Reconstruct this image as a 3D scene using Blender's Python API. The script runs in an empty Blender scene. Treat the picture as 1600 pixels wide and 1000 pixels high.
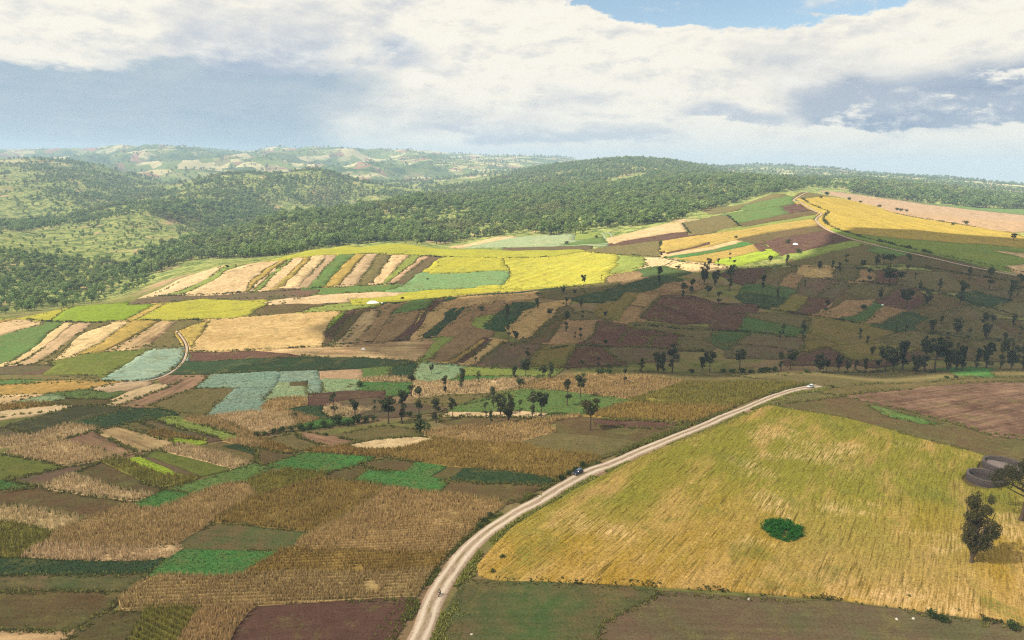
import bpy, math, random
import numpy as np
from mathutils import Matrix, Vector
from mathutils.geometry import delaunay_2d_cdt

SC = bpy.context.scene
COL = SC.collection
R = math.radians

# ------------------------------------------------------------------ camera
CAM_Z, PITCH, ROLL, FPX = 110.0, 12.8, 1.0, 1067.0
cam_data = bpy.data.cameras.new('camera')
cam = bpy.data.objects.new('camera', cam_data)
COL.objects.link(cam)
CAM_ROT = Matrix.Rotation(R(90 - PITCH), 3, 'X') @ Matrix.Rotation(R(ROLL), 3, 'Z')
cam.matrix_world = Matrix.Translation((0, 0, CAM_Z)) @ CAM_ROT.to_4x4()
cam_data.sensor_width = 36.0
cam_data.lens = FPX / 1600 * 36.0
cam_data.clip_start = 1.0
cam_data.clip_end = 80000.0
SC.camera = cam

# ------------------------------------------------------------------ sun, sky, exposure
SUN_EL, SUN_TO = 44.0, (-0.93, -0.37)           # elevation; horizontal direction towards the sun
_h = math.hypot(*SUN_TO)
TO_SUN = Vector((SUN_TO[0] / _h * math.cos(R(SUN_EL)), SUN_TO[1] / _h * math.cos(R(SUN_EL)), math.sin(R(SUN_EL))))
sun_data = bpy.data.lights.new('sun', 'SUN')
sun_data.energy = 5.0
sun_data.angle = R(0.5)
sun_data.color = (1.0, 0.93, 0.80)
sun = bpy.data.objects.new('sun', sun_data)
COL.objects.link(sun)
sun.rotation_euler = TO_SUN.to_track_quat('Z', 'Y').to_euler()
SC.view_settings.view_transform = 'Standard'
SC.view_settings.look = 'None'
SC.view_settings.gamma = 1.0
SC.view_settings.exposure = 0.75
SC.view_settings.use_curve_mapping = False
SC.cycles.max_bounces = 5
SC.cycles.diffuse_bounces = 2
SC.cycles.transparent_max_bounces = 12
SC.cycles.volume_bounces = 0
SC.cycles.filter_width = 1.2
SC.cycles.use_denoising = False


class NT:
    """small helper to write node trees as expressions"""
    def __init__(self, tree):
        self.t = tree
        tree.nodes.clear()

    def n(self, kind, **kw):
        nd = self.t.nodes.new(kind)
        ins = kw.pop('ins', {})
        for k, v in kw.items():
            setattr(nd, k, v)
        for k, v in ins.items():
            self.put(nd.inputs[k], v)
        return nd

    def put(self, sock, v):
        if isinstance(v, bpy.types.NodeSocket):
            self.t.links.new(v, sock)
        elif isinstance(v, bpy.types.Node):
            self.t.links.new(v.outputs[0], sock)
        else:
            try:
                sock.default_value = v
            except Exception:
                sock.default_value = (*v, 1.0)

    def m(self, op, a, b=0.0, c=0.0, clamp=False):
        nd = self.t.nodes.new('ShaderNodeMath')
        nd.operation = op
        nd.use_clamp = clamp
        for i, v in enumerate((a, b, c)):
            self.put(nd.inputs[i], v)
        return nd.outputs[0]

    def vm(self, op, a, b=(0, 0, 0), scale=None):
        nd = self.t.nodes.new('ShaderNodeVectorMath')
        nd.operation = op
        self.put(nd.inputs[0], a)
        self.put(nd.inputs[1], b)
        if scale is not None:
            self.put(nd.inputs['Scale'], scale)
        return nd.outputs[0]

    def mix(self, f, a, b, mode='MIX'):
        nd = self.t.nodes.new('ShaderNodeMix')
        nd.data_type = 'RGBA'
        nd.blend_type = mode
        nd.clamp_factor = True
        self.put(nd.inputs[0], f)
        self.put(nd.inputs[6], a)
        self.put(nd.inputs[7], b)
        return nd.outputs[2]

    def ss(self, x, lo, hi, a=0.0, b=1.0):
        nd = self.t.nodes.new('ShaderNodeMapRange')
        nd.interpolation_type = 'SMOOTHSTEP'
        nd.clamp = True
        for i, v in enumerate((x, lo, hi, a, b)):
            self.put(nd.inputs[i], v)
        return nd.outputs[0]

    def noise(self, vec, scale, detail=4.0, rough=0.55, dist=0.0):
        nd = self.t.nodes.new('ShaderNodeTexNoise')
        self.put(nd.inputs['Vector'], vec)
        nd.inputs['Scale'].default_value = scale
        nd.inputs['Detail'].default_value = detail
        nd.inputs['Roughness'].default_value = rough
        nd.inputs['Distortion'].default_value = dist
        return nd.outputs['Fac']

    def comb(self, x, y, z=0.0):
        nd = self.t.nodes.new('ShaderNodeCombineXYZ')
        for i, v in enumerate((x, y, z)):
            self.put(nd.inputs[i], v)
        return nd.outputs[0]

    def sep(self, v):
        nd = self.t.nodes.new('ShaderNodeSeparateXYZ')
        self.put(nd.inputs[0], v)
        return nd.outputs


def lin(c):
    return tuple((v / 255 / 12.92) if v / 255 <= 0.04045 else ((v / 255 + 0.055) / 1.055) ** 2.4 for v in c)


# world: physical sky with a broken cloud deck
world = bpy.data.worlds.new('World')
SC.world = world
world.use_nodes = True
w = NT(world.node_tree)
sky = w.n('ShaderNodeTexSky', sky_type='NISHITA', sun_disc=False)
sky.sun_elevation = R(SUN_EL)
sky.sun_rotation = math.atan2(TO_SUN.x, TO_SUN.y)
sky.air_density, sky.dust_density, sky.ozone_density = 1.0, 0.6, 1.5
gen = w.n('ShaderNodeTexCoord').outputs['Generated']
d = w.vm('NORMALIZE', gen)
dx, dy, dz = w.sep(d)
az = w.m('MULTIPLY', w.m('ARCTAN2', dx, dy), 57.2958)
el = w.m('MULTIPLY', w.m('ARCSINE', dz), 57.2958)
flat = w.vm('MULTIPLY', d, (1.0, 1.0, 2.6))
nA = w.noise(flat, 3.2, 5.0, 0.55, 0.2)
pB = w.vm('ADD', flat, (3.1, 7.7, 1.3))
nB = w.noise(pB, 8.0, 10.0, 0.62, 0.1)
nB2 = w.noise(w.vm('ADD', pB, (0.010, 0.003, -0.022)), 8.0, 10.0, 0.62, 0.1)
nC = w.noise(w.vm('ADD', w.vm('MULTIPLY', d, (1, 1, 6.0)), (5.0, 1.0, 9.0)), 4.0, 6.0, 0.55)
nD = w.noise(w.vm('ADD', flat, (9.3, 2.2, 4.4)), 4.2, 8.0, 0.58, 0.2)
wob = w.m('MULTIPLY', w.m('SUBTRACT', nA, 0.5), 9.0)
wob2 = w.m('MULTIPLY', w.m('SUBTRACT', nB, 0.5), 7.0)
elw = w.m('ADD', w.m('ADD', el, w.m('MULTIPLY', wob, 0.40)), w.m('MULTIPLY', wob2, 0.55))
azw = w.m('ADD', w.m('ADD', az, w.m('MULTIPLY', wob, 1.6)), wob2)
relief = w.m('MULTIPLY', w.m('SUBTRACT', nB, nB2), 5.5)      # shading put into the cloud colours, as if lit from the upper left
CR = lin((254, 247, 232))
deck = w.mix(w.ss(nD, 0.50, 0.60), CR, lin((234, 231, 224)))
deck = w.mix(w.m('MULTIPLY', w.ss(nD, 0.60, 0.70), 0.7), deck, lin((208, 212, 218)))
deck = w.mix(w.m('MULTIPLY', relief, 0.75, clamp=True), deck, lin((198, 204, 212)))
deck = w.mix(w.m('MULTIPLY', w.ss(el, 4.2, 0.3), 0.85), deck, lin((236, 235, 229)))


def bank(a0, a1, soft_a, e0, e1, soft_lo, soft_hi):
    left = w.ss(azw, a0 - soft_a, a0 + soft_a)
    right = w.ss(azw, a1 + soft_a, a1 - soft_a)
    lo = w.ss(elw, e0 - soft_lo, e0 + soft_lo)
    hi = w.ss(elw, e1 + soft_hi, e1 - soft_hi)
    return w.m('MULTIPLY', w.m('MULTIPLY', left, right), w.m('MULTIPLY', lo, hi))


b1 = bank(-62, -13, 3.0, -0.4, 6.6, 1.0, 0.28)
b2 = bank(24.0, 62, 1.6, 3.3, 6.8, 0.15, 0.9)
b3 = bank(-24, -8, 3.0, 6.4, 8.8, 0.5, 0.6)
b4 = bank(-8, 12, 3.0, 1.9, 2.9, 0.3, 0.4)
b5 = bank(13, 23, 1.5, 3.5, 4.6, 0.15, 0.4)
gcol = w.mix(w.ss(nC, 0.3, 0.75), lin((160, 180, 198)), lin((180, 195, 206)))
colr = w.mix(w.m('MULTIPLY', b1, 0.97), deck, gcol)
colr = w.mix(w.m('MULTIPLY', b2, w.ss(w.m('ADD', nB, w.m('MULTIPLY', relief, 0.15)), 0.28, 0.42)), colr, w.mix(w.ss(nC, 0.4, 0.65), lin((150, 166, 190)), lin((178, 188, 203))))
colr = w.mix(w.m('MULTIPLY', b3, w.ss(nA, 0.36, 0.52)), colr, lin((172, 186, 206)))
colr = w.mix(w.m('MULTIPLY', b4, 0.6), colr, lin((170, 184, 205)))
colr = w.mix(w.m('MULTIPLY', b5, 0.75), colr, lin((176, 188, 206)))
colr = w.mix(w.m('MULTIPLY', w.m('MULTIPLY', relief, -0.7, clamp=True), w.m('SUBTRACT', 1.0, w.m('MULTIPLY', b1, 0.8))), colr, lin((254, 250, 240)))
# opening to the blue above the deck, with torn edges and a few loose wisps
edge = w.m('ADD', 9.9, w.m('MULTIPLY', w.m('POWER', w.m('ABSOLUTE', w.m('DIVIDE', w.m('SUBTRACT', az, 17.5), 14.0)), 3.0), 2.6))
edge = w.m('ADD', edge, w.m('MULTIPLY', wob2, 0.75))
hole = w.ss(w.m('SUBTRACT', el, edge), -0.05, 0.28)
wisp = w.m('MULTIPLY', w.ss(nB, 0.55, 0.64), w.ss(nA, 0.46, 0.56))
hole = w.m('MULTIPLY', hole, w.m('SUBTRACT', 1.0, w.m('MULTIPLY', wisp, 0.9)))
cloud_lin = w.vm('SCALE', colr, scale=6.1)
bluesky = w.mix(1.0, sky.outputs[0], (1.0, 0.97, 0.88), 'MULTIPLY')
final = w.mix(hole, cloud_lin, bluesky)
bg = w.n('ShaderNodeBackground', ins={'Color': final, 'Strength': 0.1})
w.n('ShaderNodeOutputWorld', ins={'Surface': bg.outputs[0]})

# ------------------------------------------------------------------ land form
rng = np.random.default_rng(7)


def vnoise(x, y, seed=0):
    xi, yi = np.floor(x).astype(np.int64), np.floor(y).astype(np.int64)
    fx, fy = x - xi, y - yi
    fx, fy = fx * fx * (3 - 2 * fx), fy * fy * (3 - 2 * fy)

    def hsh(a, b):
        v = (a * 374761393 + b * 668265263 + seed * 982451653) & 0xFFFFFFFF
        v = ((v ^ (v >> 13)) * 1274126177) & 0xFFFFFFFF
        return ((v ^ (v >> 16)) & 0xFFFF) / 65535.0 * 2 - 1
    return ((hsh(xi, yi) * (1 - fx) + hsh(xi + 1, yi) * fx) * (1 - fy)
            + (hsh(xi, yi + 1) * (1 - fx) + hsh(xi + 1, yi + 1) * fx) * fy)


def fbm(x, y, wl, octv=4, gain=0.5, seed=0):
    out, amp = 0, 1.0
    for k in range(octv):
        out = out + amp * vnoise(x / wl + 17.3 * k, y / wl - 9.1 * k, seed + k)
        wl, amp = wl * 0.5, amp * gain
    return out


CM = np.array(CAM_ROT)


def ray(px, py):
    v = np.stack([(np.asarray(px, float) - 800) / FPX, (500 - np.asarray(py, float)) / FPX, -np.ones_like(np.asarray(px, float))], -1) @ CM.T
    return v / np.hypot(v[..., 0], v[..., 1])[..., None]        # unit horizontal length


# sightings: picture position, distance along the ground (m)
SIGHT = [
    (1600, 430, 690), (1600, 380, 830), (1600, 345, 1100), (1450, 400, 740), (1450, 340, 1060), (1400, 330, 1120), (1300, 309, 1230), (1255, 312, 1170),
    (1290, 345, 980), (1250, 420, 700), (1400, 450, 620), (1600, 480, 590), (1600, 530, 500), (1300, 520, 500), (1150, 410, 740), (1130, 345, 1010),
    (1200, 305, 1300), (1050, 380, 860), (1060, 345, 1060), (1000, 420, 700), (1000, 480, 560), (900, 440, 660), (900, 520, 500), (880, 392, 850),
    (600, 383, 830), (735, 391, 815), (500, 391, 800), (440, 404, 760), (350, 415, 720), (230, 465, 600), (330, 466, 600), (500, 452, 625), (640, 445, 640), (700, 465, 600),
    (500, 490, 550), (300, 500, 530), (300, 545, 465), (80, 502, 535), (0, 505, 535), (0, 560, 450), (120, 480, 590), (600, 530, 485), (750, 560, 440),
    (830, 375, 960), (940, 366, 980), (950, 382, 905),
    (650, 376, 1010), (530, 378, 1040), (430, 394, 990), (330, 402, 960), (250, 425, 830), (160, 470, 680), (60, 478, 650), (0, 485, 620),
    (0, 430, 800), (100, 430, 830), (200, 405, 960), (0, 385, 960), (120, 395, 1010),
    (330, 378, 1120), (450, 340, 1300), (550, 328, 1420), (640, 310, 1650), (760, 320, 1500), (760, 350, 1200), (900, 330, 1300), (900, 300, 1750), (1000, 320, 1350), (1000, 290, 1900),
    (1100, 300, 1550), (1200, 285, 1750), (860, 268, 2700), (950, 249, 3300), (1050, 252, 3600), (1100, 268, 2600), (950, 268, 2500),
    (60, 372, 1240), (150, 348, 1420), (230, 330, 1560), (250, 360, 1300), (300, 300, 2150), (380, 278, 2550), (500, 271, 2700), (440, 310, 2150), (440, 330, 1950), (350, 340, 1720), (350, 312, 2000), (590, 296, 2450), (560, 312, 2250),
    (620, 298, 3000), (680, 284, 3500),
    (0, 330, 1650), (100, 320, 1800), (0, 280, 2300), (0, 252, 2800), (60, 250, 2900), (140, 262, 2750), (220, 290, 2600),
    (100, 250, 5200), (200, 237, 5600), (260, 262, 4300), (350, 262, 4200), (400, 242, 5800), (500, 237, 6200), (560, 255, 4800), (650, 238, 6800), (700, 262, 4700), (780, 243, 7500), (870, 246, 7200),
    (1330, 298, 1900), (1450, 312, 1800), (1600, 330, 1700), (1300, 280, 2600), (1450, 292, 2500), (1600, 308, 2400),
    (1200, 259, 5200), (1300, 265, 5400), (1400, 273, 5600), (1500, 281, 5600), (1600, 289, 5600),
]
# spots with a known height: picture column, distance, height
LEVEL = [
    (800, 60, 2), (0, 60, 0), (1600, 60, 3), (0, 165, -2), (400, 160, -1), (800, 150, 0), (1200, 165, 1), (1600, 185, 2),
    (0, 235, -7), (400, 230, -5), (800, 235, -1), (1200, 235, 2), (1600, 260, 3), (0, 330, -15), (400, 310, -11), (800, 300, -7), (1080, 300, -1), (1250, 320, 0.5), (1600, 330, 0),
    (0, 410, -19), (300, 400, -18), (700, 390, -17), (1050, 385, -10), (1300, 380, -6), (1600, 390, -7), (800, 430, -17), (1100, 440, -16), (1350, 445, -15), (1600, 460, -14),
    (460, 1560, -28), (550, 1780, -22), (350, 1400, -42), (640, 2050, -10), (100, 1640, -42), (200, 1850, -32), (440, 3150, -10), (300, 2900, -5), (560, 3100, -25),
    (120, 3600, 10), (330, 3300, 10), (500, 3600, 15), (620, 3500, 0), (950, 4600, 60), (1150, 3000, 60), (720, 950, -4), (560, 930, -6), (430, 880, -10), (300, 700, -9),
    (1420, 1400, 28), (1600, 1350, 10), (1290, 1500, 42), (1150, 1350, 45),
    (800, 14000, 60), (0, 14000, 120), (1600, 14000, -60), (400, 14000, 100), (1200, 14000, -10), (0, 9000, 130), (500, 9000, 120), (1000, 9000, 60), (1500, 9000, -40),
]
ctrl = []
for px, py, dist in SIGHT:
    v = ray(px, py)
    dist = dist / v[1]                                          # straight-ahead distance to ground distance
    ctrl.append((math.atan2(v[0], v[1]), dist, CAM_Z + v[2] * dist))
for px, dist, z in LEVEL:
    v = ray(px, 500)
    ctrl.append((math.atan2(v[0], v[1]), dist / v[1], z))
edge_pts = []
for dist in (60, 150, 300, 450, 650, 900, 1300, 2000, 3000, 5000, 8000, 14000):     # let the land level off beside the view
    for s in (-1, 1):
        near = sorted(ctrl, key=lambda c: (c[0] - s * 0.64) ** 2 * 9 + (math.log(c[1] / dist)) ** 2)[:3]
        edge_pts.append((s * 1.15, dist, sum(c[2] for c in near) / 3))
ctrl = np.array(ctrl + edge_pts)
CU = np.stack([ctrl[:, 0] * 2.6, np.log(ctrl[:, 1])], 1)


def tpsk(d2):
    return np.where(d2 > 1e-12, 0.5 * d2 * np.log(np.maximum(d2, 1e-12)), 0.0)


_n = len(CU)
_K = tpsk(((CU[:, None] - CU[None]) ** 2).sum(-1)) + np.eye(_n) * 2e-4
_P = np.concatenate([np.ones((_n, 1)), CU], 1)
_A = np.block([[_K, _P], [_P.T, np.zeros((3, 3))]])
# solve for z scaled by distance so near points stay precise
_w = np.linalg.solve(_A, np.concatenate([ctrl[:, 2] / (ctrl[:, 1] + 200), np.zeros(3)]))
NA, NR = 520, 620
GA = np.linspace(-1.15, 1.15, NA)
GL = np.linspace(math.log(55), math.log(9800), NR)
_ga, _gl = np.meshgrid(GA, GL, indexing='ij')
HG = np.zeros((NA, NR))
for i in range(0, NA, 40):
    u = np.stack([_ga[i:i + 40] * 2.6, _gl[i:i + 40]], -1)
    d2 = ((u[:, :, None] - CU[None, None]) ** 2).sum(-1)
    HG[i:i + 40] = (tpsk(d2) @ _w[:_n] + _w[_n] + u @ _w[_n + 1:]) * (np.exp(_gl[i:i + 40]) + 200)
_gr = np.exp(_gl)
_gx, _gy = np.sin(_ga) * _gr, np.cos(_ga) * _gr


def sstep(x, a, b):
    t = np.clip((x - a) / (b - a), 0, 1)
    return t * t * (3 - 2 * t)


_left = sstep(-_ga, -0.02, 0.22)
HG += fbm(_gx, _gy, 420, 4, 0.5, 3) * sstep(_gr, 1050, 1900) * (6 + 9 * _left)
HG += (0.35 - np.abs(fbm(_gx + 90, _gy - 40, 380, 3, 0.5, 77))) * sstep(_gr, 1100, 1700) * (1 - sstep(_gr, 3200, 4200)) * (5 + 20 * _left)
HG += -np.abs(fbm(_gx * 0.9 + 300, _gy, 800, 4, 0.5, 11)) * sstep(_gr, 2900, 4600) * (14 + 120 * _left) + sstep(_gr, 2900, 4600) * (4 + 42 * _left)
HG += fbm(_gx, _gy, 60, 2, 0.5, 5) * 0.35 * sstep(_gr, 130, 260) * (1 - sstep(_gr, 900, 1200))


def Hxy(x, y):
    a = np.clip((np.arctan2(x, y) - GA[0]) / (GA[1] - GA[0]), 0, NA - 1.001)
    l = np.clip((np.log(np.maximum(np.hypot(x, y), 1.0)) - GL[0]) / (GL[1] - GL[0]), 0, NR - 1.001)
    ia, il = a.astype(int), l.astype(int)
    fa, fl = a - ia, l - il
    return ((HG[ia, il] * (1 - fa) + HG[ia + 1, il] * fa) * (1 - fl)
            + (HG[ia, il + 1] * (1 - fa) + HG[ia + 1, il + 1] * fa) * fl)


def ground(px, py, rmax=1600.0, rmin=90.0):
    """where the sight line through a picture position meets the land"""
    px, py = np.atleast_1d(np.asarray(px, float)), np.atleast_1d(np.asarray(py, float))
    v = ray(px, py)
    rr = np.exp(np.linspace(math.log(rmin), math.log(rmax), 900))
    X, Y = v[:, 0:1] * rr, v[:, 1:2] * rr
    gap = CAM_Z + v[:, 2:3] * rr - Hxy(X, Y)
    hit = gap < 0
    idx = np.where(hit.any(1), hit.argmax(1), (gap / rr).argmin(1))
    i0 = np.maximum(idx - 1, 0)
    k = np.arange(len(px))
    g0, g1 = gap[k, i0], gap[k, idx]
    t = np.where(hit.any(1) & (g0 > g1), np.clip(g0 / np.maximum(g0 - g1, 1e-9), 0, 1), 1.0)
    r = rr[i0] * (1 - t) + rr[idx] * t
    x, y = v[:, 0] * r, v[:, 1] * r
    return np.stack([x, y, Hxy(x, y)], 1)


def project(P):
    q = (np.asarray(P, float) - np.array([0, 0, CAM_Z])) @ CM
    return 800 + FPX * q[:, 0] / -q[:, 2], 500 - FPX * q[:, 1] / -q[:, 2]


def visible(P, lift=3.0):
    """does the land let the camera see these points"""
    P = np.asarray(P, float)
    t = np.linspace(0.05, 0.985, 90)
    Q = P[:, None, :2] * t[None, :, None]
    z = CAM_Z + (P[:, 2:3] + lift - CAM_Z) * t
    return ((z - Hxy(Q[..., 0], Q[..., 1])) > 0).all(1)


def new_mesh(name, V, F, mats=(), smooth=False):
    """V (n,3), F (m,3) or (m,4) arrays"""
    V, F = np.asarray(V, np.float32), np.asarray(F, np.int32)
    me = bpy.data.meshes.new(name)
    k = F.shape[1]
    me.vertices.add(len(V))
    me.vertices.foreach_set('co', V.ravel())
    me.loops.add(F.size)
    me.loops.foreach_set('vertex_index', F.ravel())
    me.polygons.add(len(F))
    me.polygons.foreach_set('loop_start', np.arange(0, F.size, k, dtype=np.int32))
    me.polygons.foreach_set('loop_total', np.full(len(F), k, np.int32))
    if smooth:
        me.polygons.foreach_set('use_smooth', np.ones(len(F), bool))
    for mt in mats:
        me.materials.append(mt)
    me.update(calc_edges=True)
    return me


def link(name, data, parent=None, loc=None, **props):
    o = bpy.data.objects.new(name, data)
    COL.objects.link(o)
    if parent is not None:
        o.parent = parent
    if loc is not None:
        o.location = loc
    for k, v in props.items():
        o[k] = v
    return o

# ------------------------------------------------------------------ materials
def material(name):
    m = bpy.data.materials.new(name)
    m.use_nodes = True
    return m, NT(m.node_tree)


def obj_attr(t, name):
    return t.n('ShaderNodeAttribute', attribute_type='OBJECT', attribute_name=name)


def make_field_material():
    m, t = material('field_soil_and_crop')
    pos = t.n('ShaderNodeNewGeometry').outputs['Position']
    p2 = t.vm('MULTIPLY', pos, (1, 1, 0))
    c1, c2 = obj_attr(t, 'tone').outputs['Color'], obj_attr(t, 'tone_b').outputs['Color']
    par = obj_attr(t, 'rows').outputs['Vector']            # angle, spacing (m), strength
    ang, spc, stg = t.sep(par)
    off = obj_attr(t, 'seed').outputs['Fac']
    grain = obj_attr(t, 'grain').outputs['Fac']
    pp = t.vm('ADD', p2, t.comb(off, t.m('MULTIPLY', off, 1.7), 0.0))
    x, y, _ = t.sep(pp)
    ca, sa = t.m('COSINE', ang), t.m('SINE', ang)
    u = t.m('ADD', t.m('MULTIPLY', x, ca), t.m('MULTIPLY', y, sa))        # across the rows
    v = t.m('SUBTRACT', t.m('MULTIPLY', y, ca), t.m('MULTIPLY', x, sa))   # along the rows
    streak = t.comb(t.m('DIVIDE', u, spc), t.m('DIVIDE', v, t.m('MULTIPLY', spc, 14.0)), 0.0)
    big = t.noise(pp, 0.035, 5.0, 0.6, 0.3)
    mid = t.noise(pp, 0.22, 5.0, 0.65)
    fine = t.noise(t.vm('SCALE', pp, scale=grain), 1.0, 4.0, 0.7)
    st = t.noise(streak, 1.0, 3.0, 0.6)
    st2 = t.noise(streak, 0.23, 2.0, 0.5)
    cf = t.m('MULTIPLY', t.m('SUBTRACT', fine, 0.5), 2.4)
    cm = t.m('MULTIPLY', t.m('SUBTRACT', mid, 0.5), 2.2)
    cs = t.m('MULTIPLY', t.m('SUBTRACT', st, 0.5), 2.4)
    f = t.m('ADD', 0.5, t.m('ADD', t.m('MULTIPLY', t.m('SUBTRACT', big, 0.5), 2.2), t.m('MULTIPLY', cm, 0.6)))
    f = t.m('ADD', f, t.m('MULTIPLY', t.m('SUBTRACT', st2, 0.5), t.m('MULTIPLY', stg, 3.0)), clamp=True)
    col = t.mix(f, c1, c2)
    weeds = t.m('MULTIPLY', t.ss(t.noise(pp, 0.09, 6.0, 0.68, 0.6), 0.52, 0.64), 0.42)
    col = t.mix(weeds, col, t.mix(fine, lin((70, 78, 40)), lin((126, 110, 66))))
    lum = t.m('ADD', 1.0, t.m('ADD', t.m('MULTIPLY', cf, 0.62), t.m('MULTIPLY', cm, 0.32)))
    lum = t.m('MULTIPLY', lum, t.m('ADD', 1.0, t.m('MULTIPLY', cs, t.m('ADD', 0.10, t.m('MULTIPLY', stg, 1.5)))))
    lum = t.m('MAXIMUM', lum, 0.15)
    col = t.vm('SCALE', col, scale=lum)
    bmp = t.n('ShaderNodeBump', ins={'Strength': 0.6, 'Distance': 0.35, 'Height': t.m('ADD', fine, t.m('MULTIPLY', st, stg))})
    b = t.n('ShaderNodeBsdfDiffuse', ins={'Color': col, 'Roughness': 0.6, 'Normal': bmp.outputs[0]})
    t.n('ShaderNodeOutputMaterial', ins={'Surface': b.outputs[0]})
    return m


def make_blade_material():
    """leaves and stalks of a crop: colour from the field they stand in"""
    m, t = material('crop_blades')
    c1, c2 = obj_attr(t, 'tone').outputs['Color'], obj_attr(t, 'tone_b').outputs['Color']
    geo = t.n('ShaderNodeNewGeometry')
    rnd = geo.outputs['Random Per Island']
    big = t.noise(t.vm('MULTIPLY', geo.outputs['Position'], (1, 1, 0)), 0.06, 4.0, 0.6)
    f = t.m('ADD', t.m('MULTIPLY', rnd, 0.55), t.m('MULTIPLY', t.m('SUBTRACT', big, 0.35), 1.5), clamp=True)
    col = t.mix(f, c1, c2)
    col = t.vm('SCALE', col, scale=t.m('ADD', 0.72, t.m('MULTIPLY', t.m('FRACT', t.m('MULTIPLY', rnd, 7.31)), 0.75)))
    nrm = t.vm('NORMALIZE', t.vm('ADD', t.vm('SCALE', geo.outputs['Normal'], scale=0.7), (0, 0, 0.75)))
    d = t.n('ShaderNodeBsdfDiffuse', ins={'Color': col, 'Normal': nrm})
    tr = t.n('ShaderNodeBsdfTranslucent', ins={'Color': col})
    mx = t.n('ShaderNodeMixShader', ins={0: 0.25, 1: d.outputs[0], 2: tr.outputs[0]})
    t.n('ShaderNodeOutputMaterial', ins={'Surface': mx.outputs[0]})
    return m


def make_ground_material():
    """rough grass, scrub and far patchwork farmland"""
    m, t = material('grass_and_earth')
    pos = t.n('ShaderNodeNewGeometry').outputs['Position']
    p = t.vm('MULTIPLY', pos, (1, 1, 0))
    n1 = t.noise(p, 0.012, 6.0, 0.62, 0.4)
    n2 = t.noise(p, 0.12, 5.0, 0.65)
    n3 = t.noise(p, 0.9, 3.0, 0.7)
    grass = t.mix(t.ss(n2, 0.35, 0.65), lin((88, 90, 46)), lin((112, 108, 60)))
    earth = t.mix(n3, lin((104, 82, 62)), lin((140, 114, 86)))
    near = t.mix(t.ss(n1, 0.44, 0.62), grass, earth)
    # far away: patches of worked land, each patch one colour
    warp = t.vm('ADD', p, t.vm('SCALE', t.n('ShaderNodeTexNoise', ins={'Vector': p, 'Scale': 0.004}).outputs['Color'], scale=90.0))
    vo = t.n('ShaderNodeTexVoronoi', ins={'Vector': warp, 'Scale': 0.0105, 'Randomness': 1.0})
    r, g, b_ = t.sep(vo.outputs['Color'])
    patch = t.mix(t.ss(r, 0.3, 0.5), lin((136, 138, 86)), lin((180, 168, 124)))
    patch = t.mix(t.ss(g, 0.62, 0.66), patch, lin((110, 122, 66)))
    patch = t.mix(t.ss(b_, 0.80, 0.83), patch, lin((148, 112, 92)))
    x, y, _ = t.sep(pos)
    dist = t.m('SQRT', t.m('ADD', t.m('MULTIPLY', x, x), t.m('MULTIPLY', y, y)))
    wood = t.mix(t.ss(n1, 0.40, 0.58), lin((60, 80, 40)), lin((96, 108, 58)))
    farcol = t.mix(t.ss(t.noise(p, 0.0022, 4.0, 0.6), 0.47, 0.56), patch, wood)
    n4 = t.noise(p, 0.035, 6.0, 0.68, 0.3)
    hill = t.mix(t.ss(t.m('ADD', t.m('MULTIPLY', n2, 0.5), t.m('MULTIPLY', n4, 0.5)), 0.43, 0.56), lin((78, 94, 46)), lin((146, 148, 84)))
    hill = t.mix(t.ss(n1, 0.56, 0.68), hill, lin((172, 142, 108)))
    near = t.mix(t.ss(dist, 640, 900), near, hill)
    col = t.mix(t.ss(dist, 2900, 3700), near, farcol)
    col = t.vm('SCALE', col, scale=t.m('ADD', 0.6, t.m('MULTIPLY', n3, 0.8)))
    bmp = t.n('ShaderNodeBump', ins={'Strength': 0.5, 'Distance': 0.6, 'Height': n2})
    d = t.n('ShaderNodeBsdfDiffuse', ins={'Color': col, 'Roughness': 0.6, 'Normal': bmp.outputs[0]})
    t.n('ShaderNodeOutputMaterial', ins={'Surface': d.outputs[0]})
    return m


def make_road_material():
    m, t = material('packed_dirt')
    pos = t.n('ShaderNodeNewGeometry').outputs['Position']
    uv = t.n('ShaderNodeAttribute', attribute_name='across').outputs['Fac']       # -1 .. 1 over the road
    n1 = t.noise(pos, 0.15, 5.0, 0.65)
    n2 = t.noise(pos, 1.6, 4.0, 0.7)
    c = t.mix(t.ss(n1, 0.3, 0.7), lin((150, 128, 106)), lin((180, 160, 138)))
    c = t.mix(t.ss(n2, 0.54, 0.66), c, lin((126, 104, 86)))
    stain = t.ss(t.noise(pos, 0.35, 5.0, 0.7, 0.4), 0.56, 0.66)
    c = t.mix(t.m('MULTIPLY', stain, 0.55), c, lin((116, 96, 80)))
    c = t.vm('MULTIPLY', c, obj_attr(t, 'tone').outputs['Color'])
    a = t.m('ABSOLUTE', t.m('ADD', uv, t.m('MULTIPLY', t.m('SUBTRACT', n1, 0.5), 0.25)))
    rut = t.m('MULTIPLY', t.ss(a, 0.22, 0.36), t.ss(a, 0.66, 0.50))
    c = t.mix(t.m('MULTIPLY', rut, 0.75), c, lin((200, 184, 162)))
    c = t.mix(t.m('MULTIPLY', t.ss(a, 0.20, 0.06), t.ss(n1, 0.40, 0.58)), c, lin((128, 112, 82)))
    c = t.mix(t.ss(a, 0.74, 1.0), c, lin((142, 104, 76)))
    bmp = t.n('ShaderNodeBump', ins={'Strength': 0.5, 'Distance': 0.15, 'Height': n2})
    d = t.n('ShaderNodeBsdfDiffuse', ins={'Color': c, 'Normal': bmp.outputs[0]})
    t.n('ShaderNodeOutputMaterial', ins={'Surface': d.outputs[0]})
    return m


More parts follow.
